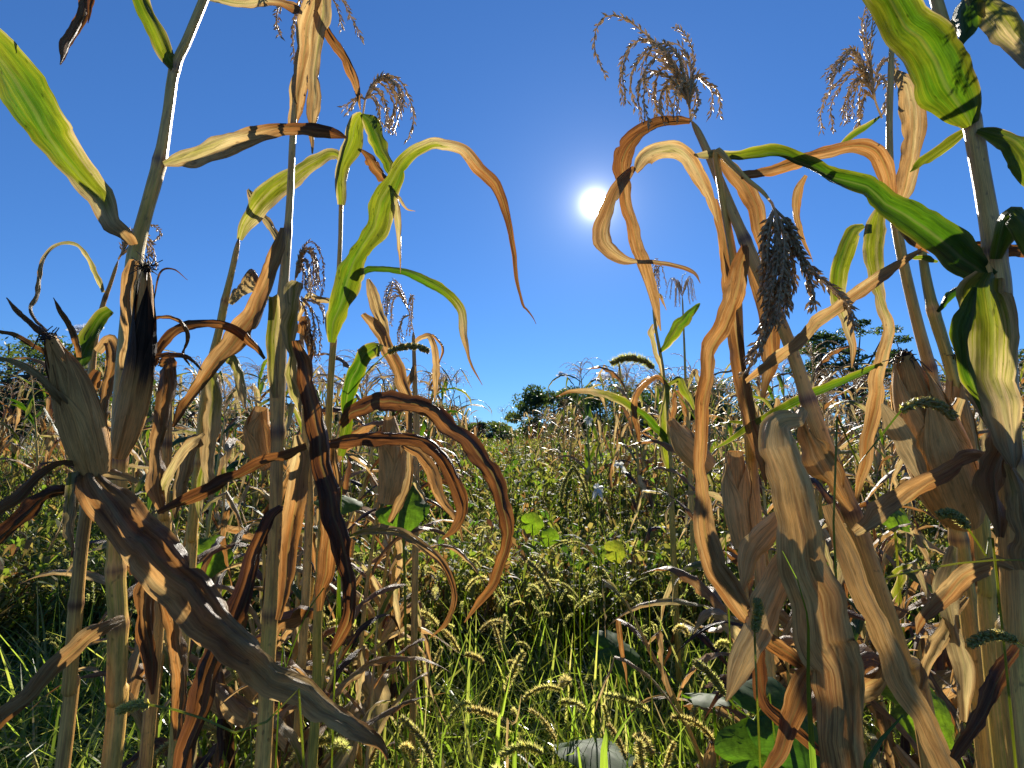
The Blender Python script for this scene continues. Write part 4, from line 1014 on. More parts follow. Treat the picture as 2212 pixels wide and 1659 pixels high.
c.leaf([(2060, 525, 16), (2110, 530, 28), (2170, 535, 34), (2240, 540, 30)], (.6, .55), (.8, .75), (40, 30), .4, .1)
c.leaf([(2170, 920, 40), (2160, 960, 60), (2150, 1020, 66), (2155, 1100, 60), (2160, 1160, 20)], (.5, .48), (.6, .64), (10, 10), .7, .04, name='sheath')
c.leaf([(2180, 1000, 30), (2200, 1050, 60), (2212, 1130, 70), (2220, 1230, 60)], (.5, .46), (.55, .6), (10, 10), .6, .06)
c.leaf([(2190, 1230, 20), (2150, 1220, 36), (2090, 1250, 46), (2040, 1300, 48), (2000, 1340, 30), (1980, 1370, 6)], (.50, .48), (.58, .7), (30, 30), .45, .15)
c.leaf([(2200, 1400, 20), (2180, 1440, 36), (2150, 1490, 40), (2110, 1560, 36), (2060, 1640, 20)], (.48, .44), (.85, .8), (30, 30), .45, .15)
# ---- right: greenish stalk with curved joint
c = Corn('greenish corn stalk with a small curled green leaf right of the pale ear', 2125, .74, 25)
c.stalk([(1985, 480, 18), (1994, 560, 22), (2004, 620, 26), (2018, 680, 30), (2040, 750, 30), (2066, 840, 32), (2090, 940, 34), (2110, 1060, 38), (2130, 1250, 42), (2150, 1500, 46)], (.72, .68), (665, 940), .26)
c.leaf([(2022, 672, 10), (2038, 650, 20), (2060, 630, 22), (2082, 612, 22), (2092, 600, 6)], (.70, .68), (.15, .12), (35, 35), .6, .05)
c.leaf([(2026, 566, 6), (2002, 560, 14), (1975, 556, 10), (1960, 560, 2)], (.7, .7), (.3, .3), (30, 30), .3, .05)
c.leaf([(2075, 860, 20), (2062, 900, 40), (2070, 980, 44), (2085, 1050, 30), (2096, 1110, 6)], (.66, .64), (.56, .62), (10, 10), .6, .08)
c.ear([(2098, 1080, 30), (2080, 1000, 56), (2068, 920, 58), (2062, 840, 36), (2070, 770, 12)], (.70, .70), (.45, .5, .6), 5, .04, .95)
c.leaf([(2060, 1180, 20), (2050, 1260, 50), (2062, 1360, 56), (2080, 1460, 50), (2085, 1560, 20)], (.62, .58), (.52, .6), (10, 20), .6, .1)
c.leaf([(2090, 1290, 14), (2050, 1350, 34), (2010, 1420, 36), (1990, 1490, 8)], (.62, .58), (.6, .66), (10, 30), .5, .15)
# ---- right, deeper: thin green plants left of the main right stalk
c = Corn('slim green corn plant with small tassel left of the right hand stalks', 1452, 2.0, 26)
c.stalk([(1410, 640, 6), (1415, 700, 8), (1432, 800, 10), (1440, 900, 13), (1448, 1040, 16)], (2.0, 2.0), (), .28)
c.leaf([(1412, 720, 8), (1418, 690, 10), (1414, 640, 12), (1428, 640, 10), (1440, 670, 2)], (2, 1.95), (.5, .7), (20, 20), .4, .1)
c.leaf([(1425, 760, 8), (1445, 735, 28), (1470, 700, 34), (1495, 672, 22), (1512, 655, 4)], (1.98, 1.9), (.25, .2), (15, 20), .4, .08)
c.leaf([(1438, 830, 8), (1415, 760, 12), (1405, 720, 14), (1410, 700, 4)], (1.96, 1.95), (.6, .5), (20, 20), .4, .08)
c.leaf([(1445, 835, 10), (1420, 815, 16), (1385, 840, 18), (1370, 880, 18), (1375, 920, 16), (1380, 960, 3)], (1.95, 1.85), (.75, .8), (25, 20), .35, .08)
c.leaf([(1445, 830, 10), (1470, 818, 26), (1482, 850, 22), (1500, 885, 6)], (1.95, 1.9), (.4, .34), (15, 20), .4, .08)
c.leaf([(1446, 1030, 8), (1432, 960, 24), (1432, 890, 26), (1442, 830, 14)], (1.94, 1.92), (.42, .38), (15, 15), .5, .05)
c.leaf([(1446, 968, 8), (1425, 936, 22), (1385, 897, 24), (1342, 868, 24), (1305, 855, 22), (1270, 846, 18), (1232, 846, 12), (1201, 857, 2)], (1.93, 1.86), (.18, .24, .4, .8), (30, 35), .4, .05)
c.tassel([[(1410, 640), (1408, 600), (1412, 570), (1420, 560), (1424, 600)], [(1409, 610), (1420, 575), (1425, 620)], [(1409, 612), (1402, 580), (1400, 620)]], 2.0, 3, 6, .03, .2, gap=.007)
c = Corn('thin corn plant with umbrella shaped tassel right of the slim green plant', 1485, 2.6, 27)
c.stalk([(1474, 640, 4), (1478, 740, 6), (1482, 850, 8), (1490, 1000, 11)], (2.6, 2.6), (), .4)
c.tassel([[(1474, 660), (1473, 620), (1474, 598), (1480, 592)], [(1474, 640), (1455, 600), (1448, 640)], [(1474, 640), (1492, 600), (1502, 645)], [(1474, 635), (1462, 605), (1458, 650)], [(1474, 635), (1484, 606), (1490, 655)], [(1474, 630), (1466, 612), (1468, 660)]], 2.6, 2, 6, .08, .2, gap=.008)
c.leaf([(1482, 850, 6), (1500, 800, 14), (1512, 830, 14), (1520, 880, 3)], (2.58, 2.5), (.4, .6), (15, 20), .4, .08)
c.leaf([(1484, 900, 6), (1462, 850, 16), (1455, 900, 14), (1450, 950, 3)], (2.58, 2.5), (.7, .7), (15, 20), .4, .08)
# ---------------------------------------------------------------- corn standing further back: prototypes, then copies
def proto_meshes(seed, H, dryness, low, ears, tas=True):
    rng = np.random.default_rng(seed)
    parts = corn_parts(rng, H, dryness, low, ears, tas)
    if low:
        mats, meshes = {}, []
        for nm, g, m in parts: mats.setdefault(m.name, (m, Geo()))[1].merge(g)
        return [(nm, g.mesh('far_' + nm, m)) for nm, (m, g) in (( {'corn_leaf': 'foliage', 'corn_stalk': 'stalk', 'corn_husk': 'ear', 'corn_tassel': 'tassel'}[k], v) for k, v in mats.items())]
    return [(nm, g.mesh(nm, m)) for nm, g, m in parts]

def place(protos, loc, rz, label, group, tilt=(0, 0), sc=1.0, cat='corn plant'):
    e = thing('corn_plant', label, cat, loc, group)
    e.rotation_euler = (tilt[0], tilt[1], rz); e.scale = (sc, sc, sc)
    for nm, me in protos:
        link(nm, me, e)
    return e

MID = [proto_meshes(100 + k, [1.5, 1.7, 1.9, 2.1, 2.0, 1.6, 1.8, 2.15][k], [.6, .42, .7, .36, .6, .74, .3, .58][k], False, [1, 1, 1, 0, 1, 2, 1, 1][k]) for k in range(8)]
MIDH = [1.5, 1.7, 1.9, 2.1, 2.0, 1.6, 1.8, 2.15]
R = np.random.default_rng(55)
LOWP = [[q for q in m_ if q[0] != 'tassel'] for m_ in MID]
# the few in the middle of the view that can be told apart
for px, d, k, lab, rz in [(1222, 6.6, 3, 'green corn plant in the field centre, left of the white cloud', .4), (1272, 6.0, 6, 'tall thin corn plant in the field centre just below the white cloud', 2.0), (1300, 6.9, 7, 'corn plant with leaning tassel on the right of the centre pair', 1.0),
                      (965, 6.8, 3, 'tasselled corn plant at the right end of the left corn bank', 3.0), (995, 7.4, 7, 'corn plant with curved tassel beside the lane at left', 5.0), (1100, 15.0, 7, 'lone small corn plant standing in the far gap of the lane', 5.0)]:
    place(MID[k], (GX(px, d), d, 0), rz, lab, None, sc=2.25 / MIDH[k] if px != 1100 else 1.05)
def too_close(x, d, used, r=.28):
    return any((x - a) ** 2 + (d - b) ** 2 < r * r for a, b in used)
used = []
LOOK = ['straw coloured', 'yellowing', 'rust brown', 'tall green', 'tan', 'withered brown', 'greenish', 'tasselled tan']
LOOKF = ['tan', 'yellowing', 'brown', 'straw coloured', 'greenish', 'rusty']
def mid_label(k, x, d):
    return ('near ' if d < 2.6 else '' if d < 5 else 'distant ') + LOOK[k] + ' corn plant ' + band(1106 + x / d * F)
# low broken plants close behind the front stalks
for px, d, k, H in [(470, 1.0, 5, .95), (540, 1.3, 2, 1.2), (640, 1.05, 0, .95), (700, 1.35, 5, 1.15), (770, 1.15, 2, .95), (820, 1.5, 4, 1.3), (400, 1.5, 4, 1.25), (900, 1.9, 5, 1.3),
                    (1560, 1.2, 2, 1.0), (1640, 1.0, 5, .95), (1780, 1.1, 0, .95), (1880, 1.0, 2, 1.0), (1960, 1.25, 5, 1.1), (2060, 1.0, 4, 1.05), (2150, 1.1, 2, 1.1), (1700, 1.5, 4, 1.2), (1540, 1.8, 0, 1.25), (2200, .95, 5, 1.1),
                    (430, 1.25, 0, 1.05), (500, 1.7, 4, 1.35), (590, 1.6, 5, 1.25), (660, 1.9, 2, 1.45), (740, 1.7, 0, 1.3), (800, 2.1, 5, 1.45), (860, 1.75, 2, 1.2),
                    (1600, 1.6, 5, 1.25), (1680, 1.9, 2, 1.4), (1740, 1.3, 4, 1.1), (1830, 1.6, 5, 1.3), (1920, 1.8, 2, 1.4), (2010, 1.5, 0, 1.3), (2100, 1.7, 4, 1.35), (2170, 1.5, 5, 1.3), (1660, 1.2, 0, .95), (1850, 1.25, 4, 1.05)]:
    x = GX(px, d); used.append((x, d))
    e = place(LOWP[k], (x, d, 0), R.uniform(0, 6.28), 'low broken ' + LOOK[k] + ' corn plant ' + band(px), 'low broken corn plants', (R.normal(0, .08), R.normal(0, .08)), H / MIDH[k])
for side, lab in ((-1, 'dry corn plant standing in the left bank behind the nearest stalks'), (1, 'dry corn plant standing in the right bank behind the nearest stalks')):
    cnt = 0
    for tries in range(2000):
        d = R.uniform(1.4, 9.0)
        lim = -.42 - .04 * d if side < 0 else .62 + .10 * d
        x = side * R.uniform(abs(lim), d * 1.02 + .35)
        if abs(x) < abs(lim) or too_close(x, d, used, .34 if d > 3 else .42): continue
        if side < 0 and 1106 + x / d * F < 330 and d < 6 and R.random() < .88: continue
        used.append((x, d)); cnt += 1
        k = int(R.integers(0, 8))
        Hh = min(2.3, 1.12 + .16 * d + R.normal(0, .12))
        place(MID[k], (x, d, 0), R.uniform(0, 6.28), mid_label(k, x, d), 'left corn bank' if side < 0 else 'right corn bank', (R.normal(0, .05), R.normal(0, .05)), max(.55, Hh / MIDH[k]))
        if cnt >= 80: break

FAR = [proto_meshes(200 + k, 2.1, [.5, .36, .62, .46, .3, .56][k], True, k % 2) for k in range(6)]  # low detail
cnt = 0
farmass = []
CAND = sorted(9 + 36 * R.random(620) ** 1.3)
for d in CAND:
    x = R.uniform(-1, 1) * d * 1.0
    px = 1106 + x / d * F
    if 1030 < px < 1165 and d < 24: continue
    if 1230 < px < 1500 and d < 22: continue
    if too_close(x, d, used, .5): continue
    used.append((x, d)); cnt += 1
    nm = 'left' if px < 1100 else 'right'
    kf = int(R.integers(0, 6))
    if cnt > 36:
        farmass.append((kf, x, d)); continue
    place(FAR[kf], (x, d, 0), R.uniform(0, 6.28), ('small ' if d < 14 else 'very small ' if d < 22 else 'tiny ') + LOOKF[kf] + ' far corn plant ' + band(px), f'far corn plants {nm}', (R.normal(0, .05), R.normal(0, .05)), R.uniform(.85, 1.05))
    pass

for q in range(16):      # brown clump in the field centre, left of the tall pair
    px = R.uniform(1150, 1262); d = R.uniform(8.5, 12)
    kf = [2, 5, 0, 2][q % 4]
    place(FAR[kf], (GX(px, d), d, 0), R.uniform(0, 6.28), LOOKF[kf] + ' corn plant in the brown clump at the field centre', 'brown clump of corn at the field centre', (R.normal(0, .06), R.normal(0, .06)), R.uniform(.80, 1.0))

# ---------------------------------------------------------------- grass, weeds and foxtails
def blades(pos, L, w, rng, seg=5, up=(.75, .98), dry=.3, curl=1.2):
    """many grass blades as one Geo"""
    n = len(pos)
    az = rng.uniform(0, 6.28, n)
    el = np.arcsin(np.clip(rng.uniform(up[0], up[1], n), 0, 1))
    bend = rng.uniform(.1, 1.0, n) ** 1.5 * curl
    s = np.linspace(0, 1, seg + 1)
    ang = el[:, None] - bend[:, None] * 2.0 * s[None] ** 1.5
    r = np.concatenate([np.zeros((n, 1)), np.cumsum(np.cos(ang[:, :-1]), 1)], 1) * (L / seg)[:, None]
    z = np.concatenate([np.zeros((n, 1)), np.cumsum(np.sin(ang[:, :-1]), 1)], 1) * (L / seg)[:, None]
    dirv = np.stack([np.cos(az), np.sin(az), np.zeros(n)], -1)
    side = np.stack([-np.sin(az), np.cos(az), rng.normal(0, .5, n)], -1); side = unit(side)
    C = pos[:, None] + dirv[:, None] * r[..., None]; C[..., 2] += z
    ww = w[:, None] * np.array([.6, 1, .95, .75, .45, .05] if seg == 5 else np.interp(s, [0, .3, 1], [.6, 1, .05]))[None]
    V = np.stack([C - side[:, None] * ww[..., None] / 2, C + side[:, None] * ww[..., None] / 2], 2)   # n, seg+1, 2, 3
    base = (np.arange(n) * (seg + 1) * 2)[:, None, None]
    q = np.arange(seg)[None, :, None] * 2 + np.array([0, 1, 3, 2])[None, None]
    g = Geo()
    uv = np.zeros((n, seg + 1, 2, 2)); uv[..., 0] = (rng.uniform(0, 50, n)[:, None] + s[None] * L[:, None])[..., None]; uv[..., 0, 1] = -1; uv[..., 1, 1] = 1
    dd = np.clip(np.broadcast_to(np.asarray(dry), (n,)) + rng.normal(0, .14, n), 0, 1)
    g.add(V.reshape(-1, 3), (base + q).reshape(-1, 4), uv.reshape(-1, 2), np.repeat(dd, (seg + 1) * 2))
    return g

G = np.random.default_rng(9)
def scatter(n, d0, d1, rng, power=1.0, xm=1.05, xo=.3):
    d = d0 + (d1 - d0) * rng.random(n) ** power
    x = rng.uniform(-1, 1, n) * (d * xm + xo)
    return np.stack([x, d, np.zeros(n)], -1)

n = 88000
p = scatter(n, .7, 8.5, G, 1.3, .98, .25)
clump = np.sin(p[:, 0] * 5.1 + 1.3 * np.sin(p[:, 1] * 3.7)) * np.sin(p[:, 1] * 4.3 + 1.7 * np.sin(p[:, 0] * 2.9))
g = blades(p, G.uniform(.22, .62, n) * (1 + .22 * clump), G.uniform(.0035, .011, n), G, 5, (.30, .99), .28 + .34 * (G.random(n) < .14))
n2 = 8000
p3 = scatter(16000, 2.2, 6.0, G, 1.0, .55, .1)
g.merge(blades(p3, G.uniform(.35, .7, 16000), G.uniform(.004, .010, 16000), G, 5, (.3, .99), .30 + .34 * (G.random(16000) < .2)))
p2 = scatter(n2, .8, 4.5, G, 1.1, .8, .1)
g.merge(blades(p2, G.uniform(.35, .75, n2), G.uniform(.009, .016, n2), G, 5, (.55, .98), .30 + .3 * (G.random(n2) < .15), 1.5))
o = link('grass', g.mesh('grass', M_GRASS)); tag(o, 'green grass growing thickly over the floor of the field', 'grass', kind='stuff')

def weed_proto(seed, H, dry):
    rng = np.random.default_rng(seed)
    g = Geo()
    for b in range(3):
        top = np.array((rng.normal(0, .12), rng.normal(0, .12), rng.uniform(.75, 1))) * H
        C, _, _ = resample([(0, 0, 0), top * .5 + rng.normal(0, .02, 3), top], 6)
        tube(g, C, np.linspace(.0035, .0012, 6), 3, dry + .1)
        for k in range(14):
            f = rng.uniform(.2, 1)
            b0 = np.array([np.interp(f, np.linspace(0, 1, 6), C[:, i]) for i in range(3)])
            az = rng.uniform(0, 6.28); el = rng.uniform(-.9, 1.3); l = rng.uniform(.04, .11)
            d = np.array((math.cos(az) * math.cos(el), math.sin(az) * math.cos(el), math.sin(el)))
            s = unit(np.cross(d, (0, 0, 1)) + rng.normal(0, .3, 3)); dr = np.array((0, 0, -1)) * l * .35
            w = l * rng.uniform(.07, .15)
            V = [b0, b0 + d * l * .4 - s * w, b0 + d * l * .4 + s * w, b0 + d * l * .75 - s * w * .7 + dr * .4, b0 + d * l * .75 + s * w * .7 + dr * .4, b0 + d * l + dr]
            g.add(V, [(0, 1, 2), (3, 5, 4)], np.zeros((6, 2)), dry + rng.normal(0, .08))
            g.add(V, [(1, 3, 4, 2)], np.zeros((6, 2)), dry + rng.normal(0, .08))
    return g

def scatter_proto(name, protos, pos, scl, rng, mat, label, cat, drys=None):
    out = Geo()
    which = rng.integers(0, len(protos), len(pos))
    for k, pr in enumerate(protos):
        ix = np.where(which == k)[0]
        if not len(ix): continue
        v = np.concatenate(pr.v); uv = np.concatenate(pr.uv); dr = np.concatenate(pr.dry)
        a = rng.uniform(0, 6.28, len(ix)); s = scl[ix]
        lean = rng.normal(0, .12, (len(ix), 2))
        c, sn = np.cos(a), np.sin(a)
        X = (v[None, :, 0] * c[:, None] - v[None, :, 1] * sn[:, None]) * s[:, None] + v[None, :, 2] * s[:, None] * lean[:, :1]
        Y = (v[None, :, 0] * sn[:, None] + v[None, :, 1] * c[:, None]) * s[:, None] + v[None, :, 2] * s[:, None] * lean[:, 1:]
        Z = v[None, :, 2] * s[:, None]
        V = np.stack([X, Y, Z], -1) + pos[ix][:, None]
        k0 = out.n; m = len(ix); nv = len(v)
        out.v.append(V.reshape(-1, 3)); out.uv.append(np.tile(uv, (m, 1)) + np.repeat(rng.uniform(0, 40, (m, 1)), nv, 0))
        off = (drys[ix] if drys is not None else rng.normal(0, .1, m))
        out.dry.append(np.clip(np.tile(dr, m) + np.repeat(off, nv), 0, 1))
        for f in pr.f:
            out.f.append((f[None] + (np.arange(m) * nv)[:, None, None]).reshape(-1, f.shape[1]) + k0)
        out.n += m * nv
    o = link(name, out.mesh(name, mat)); tag(o, label, cat, kind='stuff')
    return o

WP = [weed_proto(300 + k, .55, [.3, .4, .55, .65, .35, .75][k]) for k in range(6)]
n = 8500
p = scatter(n, 2.6, 60, G, 1.9)
hs = np.where(p[:, 1] < 5, 1.1, np.where(p[:, 1] < 9, 1.6, 2.0)) * G.uniform(.7, 1.25, n)
scatter_proto('weeds', WP, p, hs, G, M_WEED, 'tangle of browning leafy weeds filling the field between the corn rows', 'weeds', G.normal(0, .16, n) - .14)
n = 14000
p = scatter(n, 5, 90, G, 1.9)
g = blades(p, G.uniform(.5, 1.0, n), G.uniform(.006, .014, n) * (1 + p[:, 1] / 30), G, 5, (.75, .99), .55)
o = link('tall_grass', g.mesh('tall_grass', M_GRASS)); tag(o, 'tall pale grass standing among the far corn and weeds', 'grass', kind='stuff')

# foxtails
def bristle_head(C, rng, rad, nb, bl, core=.0042, seeds=70):
    t = np.concatenate([[0], np.cumsum(np.linalg.norm(np.diff(C, axis=0), axis=1))]); L = t[-1]
    T = unit(np.gradient(C, axis=0))
    def at(s):
        return np.stack([np.interp(s, t, C[:, i]) for i in range(3)], -1), np.stack([np.interp(s, t, T[:, i]) for i in range(3)], -1)
    gs = Geo()
    s = np.sort(rng.random(seeds)) * L
    o, ax = at(s)
    Rr = unit(np.cross(ax, rng.normal(size=(seeds, 3))))
    prof = np.sin(np.pi * np.clip(s / L * .92 + .06, 0, 1)) ** .35
    tube(gs, C, np.full(len(C), core * .45), 4, .4)
    put_many(gs, SPV, SPF, o + Rr * (core * .35 * prof)[:, None], unit(ax * .8 + Rr), np.full(seeds, core * 1.1), np.full(seeds, core * .75), rng, np.clip(.45 + rng.normal(0, .2, seeds), 0, 1))
    gb = Geo()
    s = rng.random(nb) * L; o, ax = at(s)
    Rr = unit(np.cross(ax, rng.normal(size=(nb, 3))))
    prof = np.sin(np.pi * np.clip(s / L * .92 + .06, 0, 1)) ** .4
    dirs = unit(Rr + ax * rng.uniform(.3, 1.0, (nb, 1)))
    l = bl * rng.uniform(.7, 1.2, nb) * (.6 + .4 * prof)
    sd = unit(np.cross(dirs, rng.normal(size=(nb, 3)))) * .0011 * max(1.0, rad)
    V = np.stack([o - sd, o + sd, o + dirs * l[:, None]], 1)
    gb.add(V.reshape(-1, 3), np.arange(nb * 3).reshape(-1, 3), np.zeros((nb * 3, 2)), np.repeat(np.clip(.5 + rng.normal(0, .2, nb), 0, 1), 3))
    return gs, gb

def foxtail_geo(seed, H, low=False):
    rng = np.random.default_rng(seed)
    az = rng.uniform(0, 6.28); ln = rng.uniform(.1, .4)
    d = np.array((math.cos(az), math.sin(az), 0))
    Ls = H
    stem = [np.zeros(3), d * ln * .25 * H + (0, 0, .5 * H), d * ln * .8 * H + (0, 0, .95 * H)]
    e0 = rng.uniform(.7, 1.25); hl = rng.uniform(.05, .12); b = rng.uniform(.2, 1.5)
    k = 12
    s = np.linspace(0, 1, k); a = e0 - b * s
    head = stem[-1] + np.cumsum(np.stack([np.cos(a), np.zeros(k), np.sin(a)], -1) @ np.array([d, (0, 0, 0), (0, 0, 1)], float), 0) * hl / k
    C, _, _ = resample(stem + [head[0]], 8)
    res = []
    gs = Geo(); tube(gs, C, np.linspace(.0016, .0009, 8), 3 if low else 4, .35)
    res.append(('stem', gs, M_GRASS))
    hs, hb = bristle_head(head, rng, 1.6 if low else 1.0, 110 if low else 480, .0105, .0040, 26 if low else 90)
    res.append(('seed_head', hs, M_FOX)); res.append(('bristles', hb, M_BRISTLE))
    if not low:
        for q in range(3):
            gl = blades(np.array([C[1 + q] ]), np.array([rng.uniform(.14, .26)]), np.array([rng.uniform(.006, .010)]), rng, 5, (.6, .95), .3)
            res.append(('blade', gl, M_GRASS))
    return res

FOXP = []
for k in range(10):
    parts = foxtail_geo(400 + k, .5)
    FOXP.append([(nm, g.mesh('foxtail_' + nm, m)) for nm, g, m in parts])
def place_fox(k, loc, rz, sc, label, group):
    e = thing('foxtail', label, 'foxtail grass', loc, group)
    e.rotation_euler = (0, 0, rz); e.scale = (sc, sc, sc)
    head = None
    for nm, me in FOXP[k]:
        o = link(nm, me, head if nm == 'bristles' else e)
        if nm == 'seed_head': head = o
def fband(px):
    for b, t in ((500, 'in the grass at far left'), (700, 'in the grass below the slanting orange leaf'), (850, 'beside the dark hanging blade'), (1000, 'under the sickle shaped brown blade'), (1110, 'in the left half of the lane'), (1220, 'in the middle of the lane'),
                 (1340, 'in the lane above the large squash leaf'), (1450, 'at the right side of the lane'), (1560, 'beside the rust coloured blade'), (1750, 'near the broad hanging pale leaf')):
        if px < b: return t
    return 'in the grass at far right'
FSHAPE = ['curled', 'gently bent', 'nodding', 'slim', 'short', 'long arching', 'drooping', 'upright', 'slanting', 'hooked']
FP = scatter(284, 1.0, 3.6, G, 1.1, .58, .10)
for q in range(len(FP)):
    lane = abs(FP[q, 0]) < .45
    lab = 'golden green foxtail head nodding in the grass of the lane' if lane else ('golden green foxtail head in the grass among the left corn' if FP[q, 0] < 0 else 'golden green foxtail head in the grass among the right corn')
    kf = int(G.integers(0, 10))
    lab = FSHAPE[kf] + (' close ' if FP[q, 1] < 1.5 else ' ' if FP[q, 1] < 2.3 else ' small ') + 'foxtail head ' + fband(1106 + FP[q, 0] / FP[q, 1] * F)
    place_fox(kf, FP[q], G.uniform(0, 6.28), G.uniform(.85, 1.35), lab, 'foxtails in the grass')
FL = []
for k in range(5):
    FL.append(foxtail_geo(450 + k, .6, True))
pos = scatter(2600, 2.0, 14, G, 1.3, .75, .2)
scl = G.uniform(.65, 1.1, len(pos)) * np.where(pos[:, 1] > 5, 1.2, 1.0)
def mass_object(name, multi, pos, scl, which, rng, label, cat):
    """many small copies of multi-material prototypes joined into one object of kind stuff"""
    out = Geo(); mats = []; midx = []
    n = len(pos)
    a = rng.uniform(0, 6.28, n); c, sn = np.cos(a), np.sin(a); lean = rng.normal(0, .1, (n, 2)); off = rng.normal(0, .1, n)
    for k, pr in enumerate(multi):
        ix = np.where(which == k)[0]
        if not len(ix): continue
        for nm, g, mt in pr:
            if mt not in mats: mats.append(mt)
            v = np.concatenate(g.v); s_ = scl[ix]
            X = (v[None, :, 0] * c[ix, None] - v[None, :, 1] * sn[ix, None]) * s_[:, None] + v[None, :, 2] * s_[:, None] * lean[ix, :1]
            Y = (v[None, :, 0] * sn[ix, None] + v[None, :, 1] * c[ix, None]) * s_[:, None] + v[None, :, 2] * s_[:, None] * lean[ix, 1:]
            V = np.stack([X, Y, v[None, :, 2] * s_[:, None]], -1) + pos[ix][:, None]
            m = len(ix); nv = len(v); k0 = out.n
            out.v.append(V.reshape(-1, 3)); out.uv.append(np.tile(np.concatenate(g.uv), (m, 1)) + np.repeat(rng.uniform(0, 40, (m, 1)), nv, 0))
            out.dry.append(np.clip(np.tile(np.concatenate(g.dry), m) + np.repeat(off[ix], nv), 0, 1))
            for f in g.f:
                out.f.append((f[None] + (np.arange(m) * nv)[:, None, None]).reshape(-1, f.shape[1]) + k0); midx.append(mats.index(mt))
            out.n += m * nv
    o = link(name, out.mesh(name, None, True, mats, midx)); tag(o, label, cat, kind='stuff')
mass_object('foxtail_mass', FL, pos, scl, np.random.default_rng(78).integers(0, 5, len(pos)), np.random.default_rng(77), 'mass of small foxtail heads further down the lane', 'foxtail grass')
FM = [corn_parts(np.random.default_rng(200 + k), 2.1, [.5, .36, .62, .46, .3, .56][k], True, 0) for k in range(6)]
mass_object('far_corn', FM, np.array([(x, d, 0) for k, x, d in farmass]), np.random.default_rng(5).uniform(.8, 1.05, len(farmass)), np.array([k for k, x, d in farmass]), np.random.default_rng(6), 'mass of far dry corn standing before the tree line', 'corn')

def fox_traced(label, head, stem, d, bl=.010, core=.0055, nb=700, seeds=150):
    hp = [P(x, y, d) for x, y in head]; sp = [hp[0]] + [P(x, y, dd) for x, y, dd in stem]
    end = sp[-1]
    base = np.array((end[0], end[1], 0.0))
    e = thing('foxtail', label, 'foxtail grass', base)
    rng = np.random.default_rng(int(head[0][0]))
    C, _, _ = resample(hp, 20)
    hs, hb = bristle_head(C, rng, 1.0, nb, bl, core, seeds)
    S, _, _ = resample(sp + [base], 40)
    st = Geo(); tube(st, S, np.linspace(.0009, .0017, 40), 5, .4)
    for g in (hs, hb, st): g.v = [v - base for v in g.v]
    link('stem', st.mesh('stem', M_GRASS), e)
    h = link('seed_head', hs.mesh('seed_head', M_FOX), e)
    link('bristles', hb.mesh('bristles', M_BRISTLE), h)
fox_traced('backlit foxtail head arching alone against the sky right of centre', [(1412, 796), (1395, 782), (1370, 774), (1345, 775), (1322, 785)], [(1450, 835, 1.0), (1510, 920, .98), (1560, 1050, .95)], 1.0, .0135, .0055, 900)
fox_traced('pale foxtail head lying across the orange leaves left of the open sky', [(838, 762), (860, 752), (885, 748), (905, 750), (925, 758)], [(805, 790, .78), (770, 840, .8), (740, 1000, .85)], .78, .007, .005)
fox_traced('large foxtail head resting against the pale right ear', [(1945, 888), (1968, 874), (1995, 868), (2025, 874), (2058, 898)], [(1900, 945, .5), (1850, 1010, .5), (1800, 1120, .5)], .50, .006, .0048, 420)
fox_traced('upright pair foxtail, left one, in the middle of the lane', [(1238, 1010), (1225, 1030), (1216, 1055), (1212, 1080)], [(1246, 1040, 1.6), (1250, 1120, 1.6)], 1.6)
fox_traced('upright pair foxtail, right one, in the middle of the lane', [(1236, 1005), (1250, 1025), (1262, 1055), (1270, 1085)], [(1236, 1060, 1.62), (1238, 1120, 1.62)], 1.62)
fox_traced('long brown foxtail head leaning right in the lane grass', [(1192, 1280), (1178, 1255), (1160, 1230), (1140, 1212)], [(1215, 1330, 1.35), (1225, 1450, 1.3)], 1.35, .011, .006)
fox_traced('fuzzy foxtail head standing in front of the pale hanging leaf', [(1630, 1365), (1634, 1340), (1638, 1315), (1636, 1298)], [(1632, 1420, .5), (1640, 1600, .48)], .5, .0065, .004)
fox_traced('foxtail head at lower right beside the rust coloured blade', [(1565, 1500), (1545, 1470), (1522, 1445), (1502, 1430)], [(1620, 1560, .6), (1680, 1640, .58)], .6, .007, .004)
fox_traced('foxtail head at the bottom left with long stem crossing the stalks', [(322, 1522), (300, 1522), (275, 1528), (258, 1535)], [(420, 1545, .44), (540, 1600, .44), (660, 1680, .44)], .45, .006, .003)
fox_traced('foxtail head over the lower right stalks', [(2090, 1140), (2070, 1118), (2048, 1108), (2030, 1112)], [(2130, 1200, .46), (2170, 1400, .46)], .46, .006, .004)
fox_traced('green foxtail head lying low at the right edge', [(2195, 1385), (2160, 1372), (2125, 1375), (2095, 1392)], [(2230, 1420, .44), (2260, 1600, .44)], .45, .006, .004)
fox_traced('foxtail head at the bottom edge of the lane, leaning left', [(935, 1640), (915, 1600), (890, 1570), (868, 1550)], [(950, 1700, 1.0), (960, 1760, 1.0)], 1.05, .011, .006)

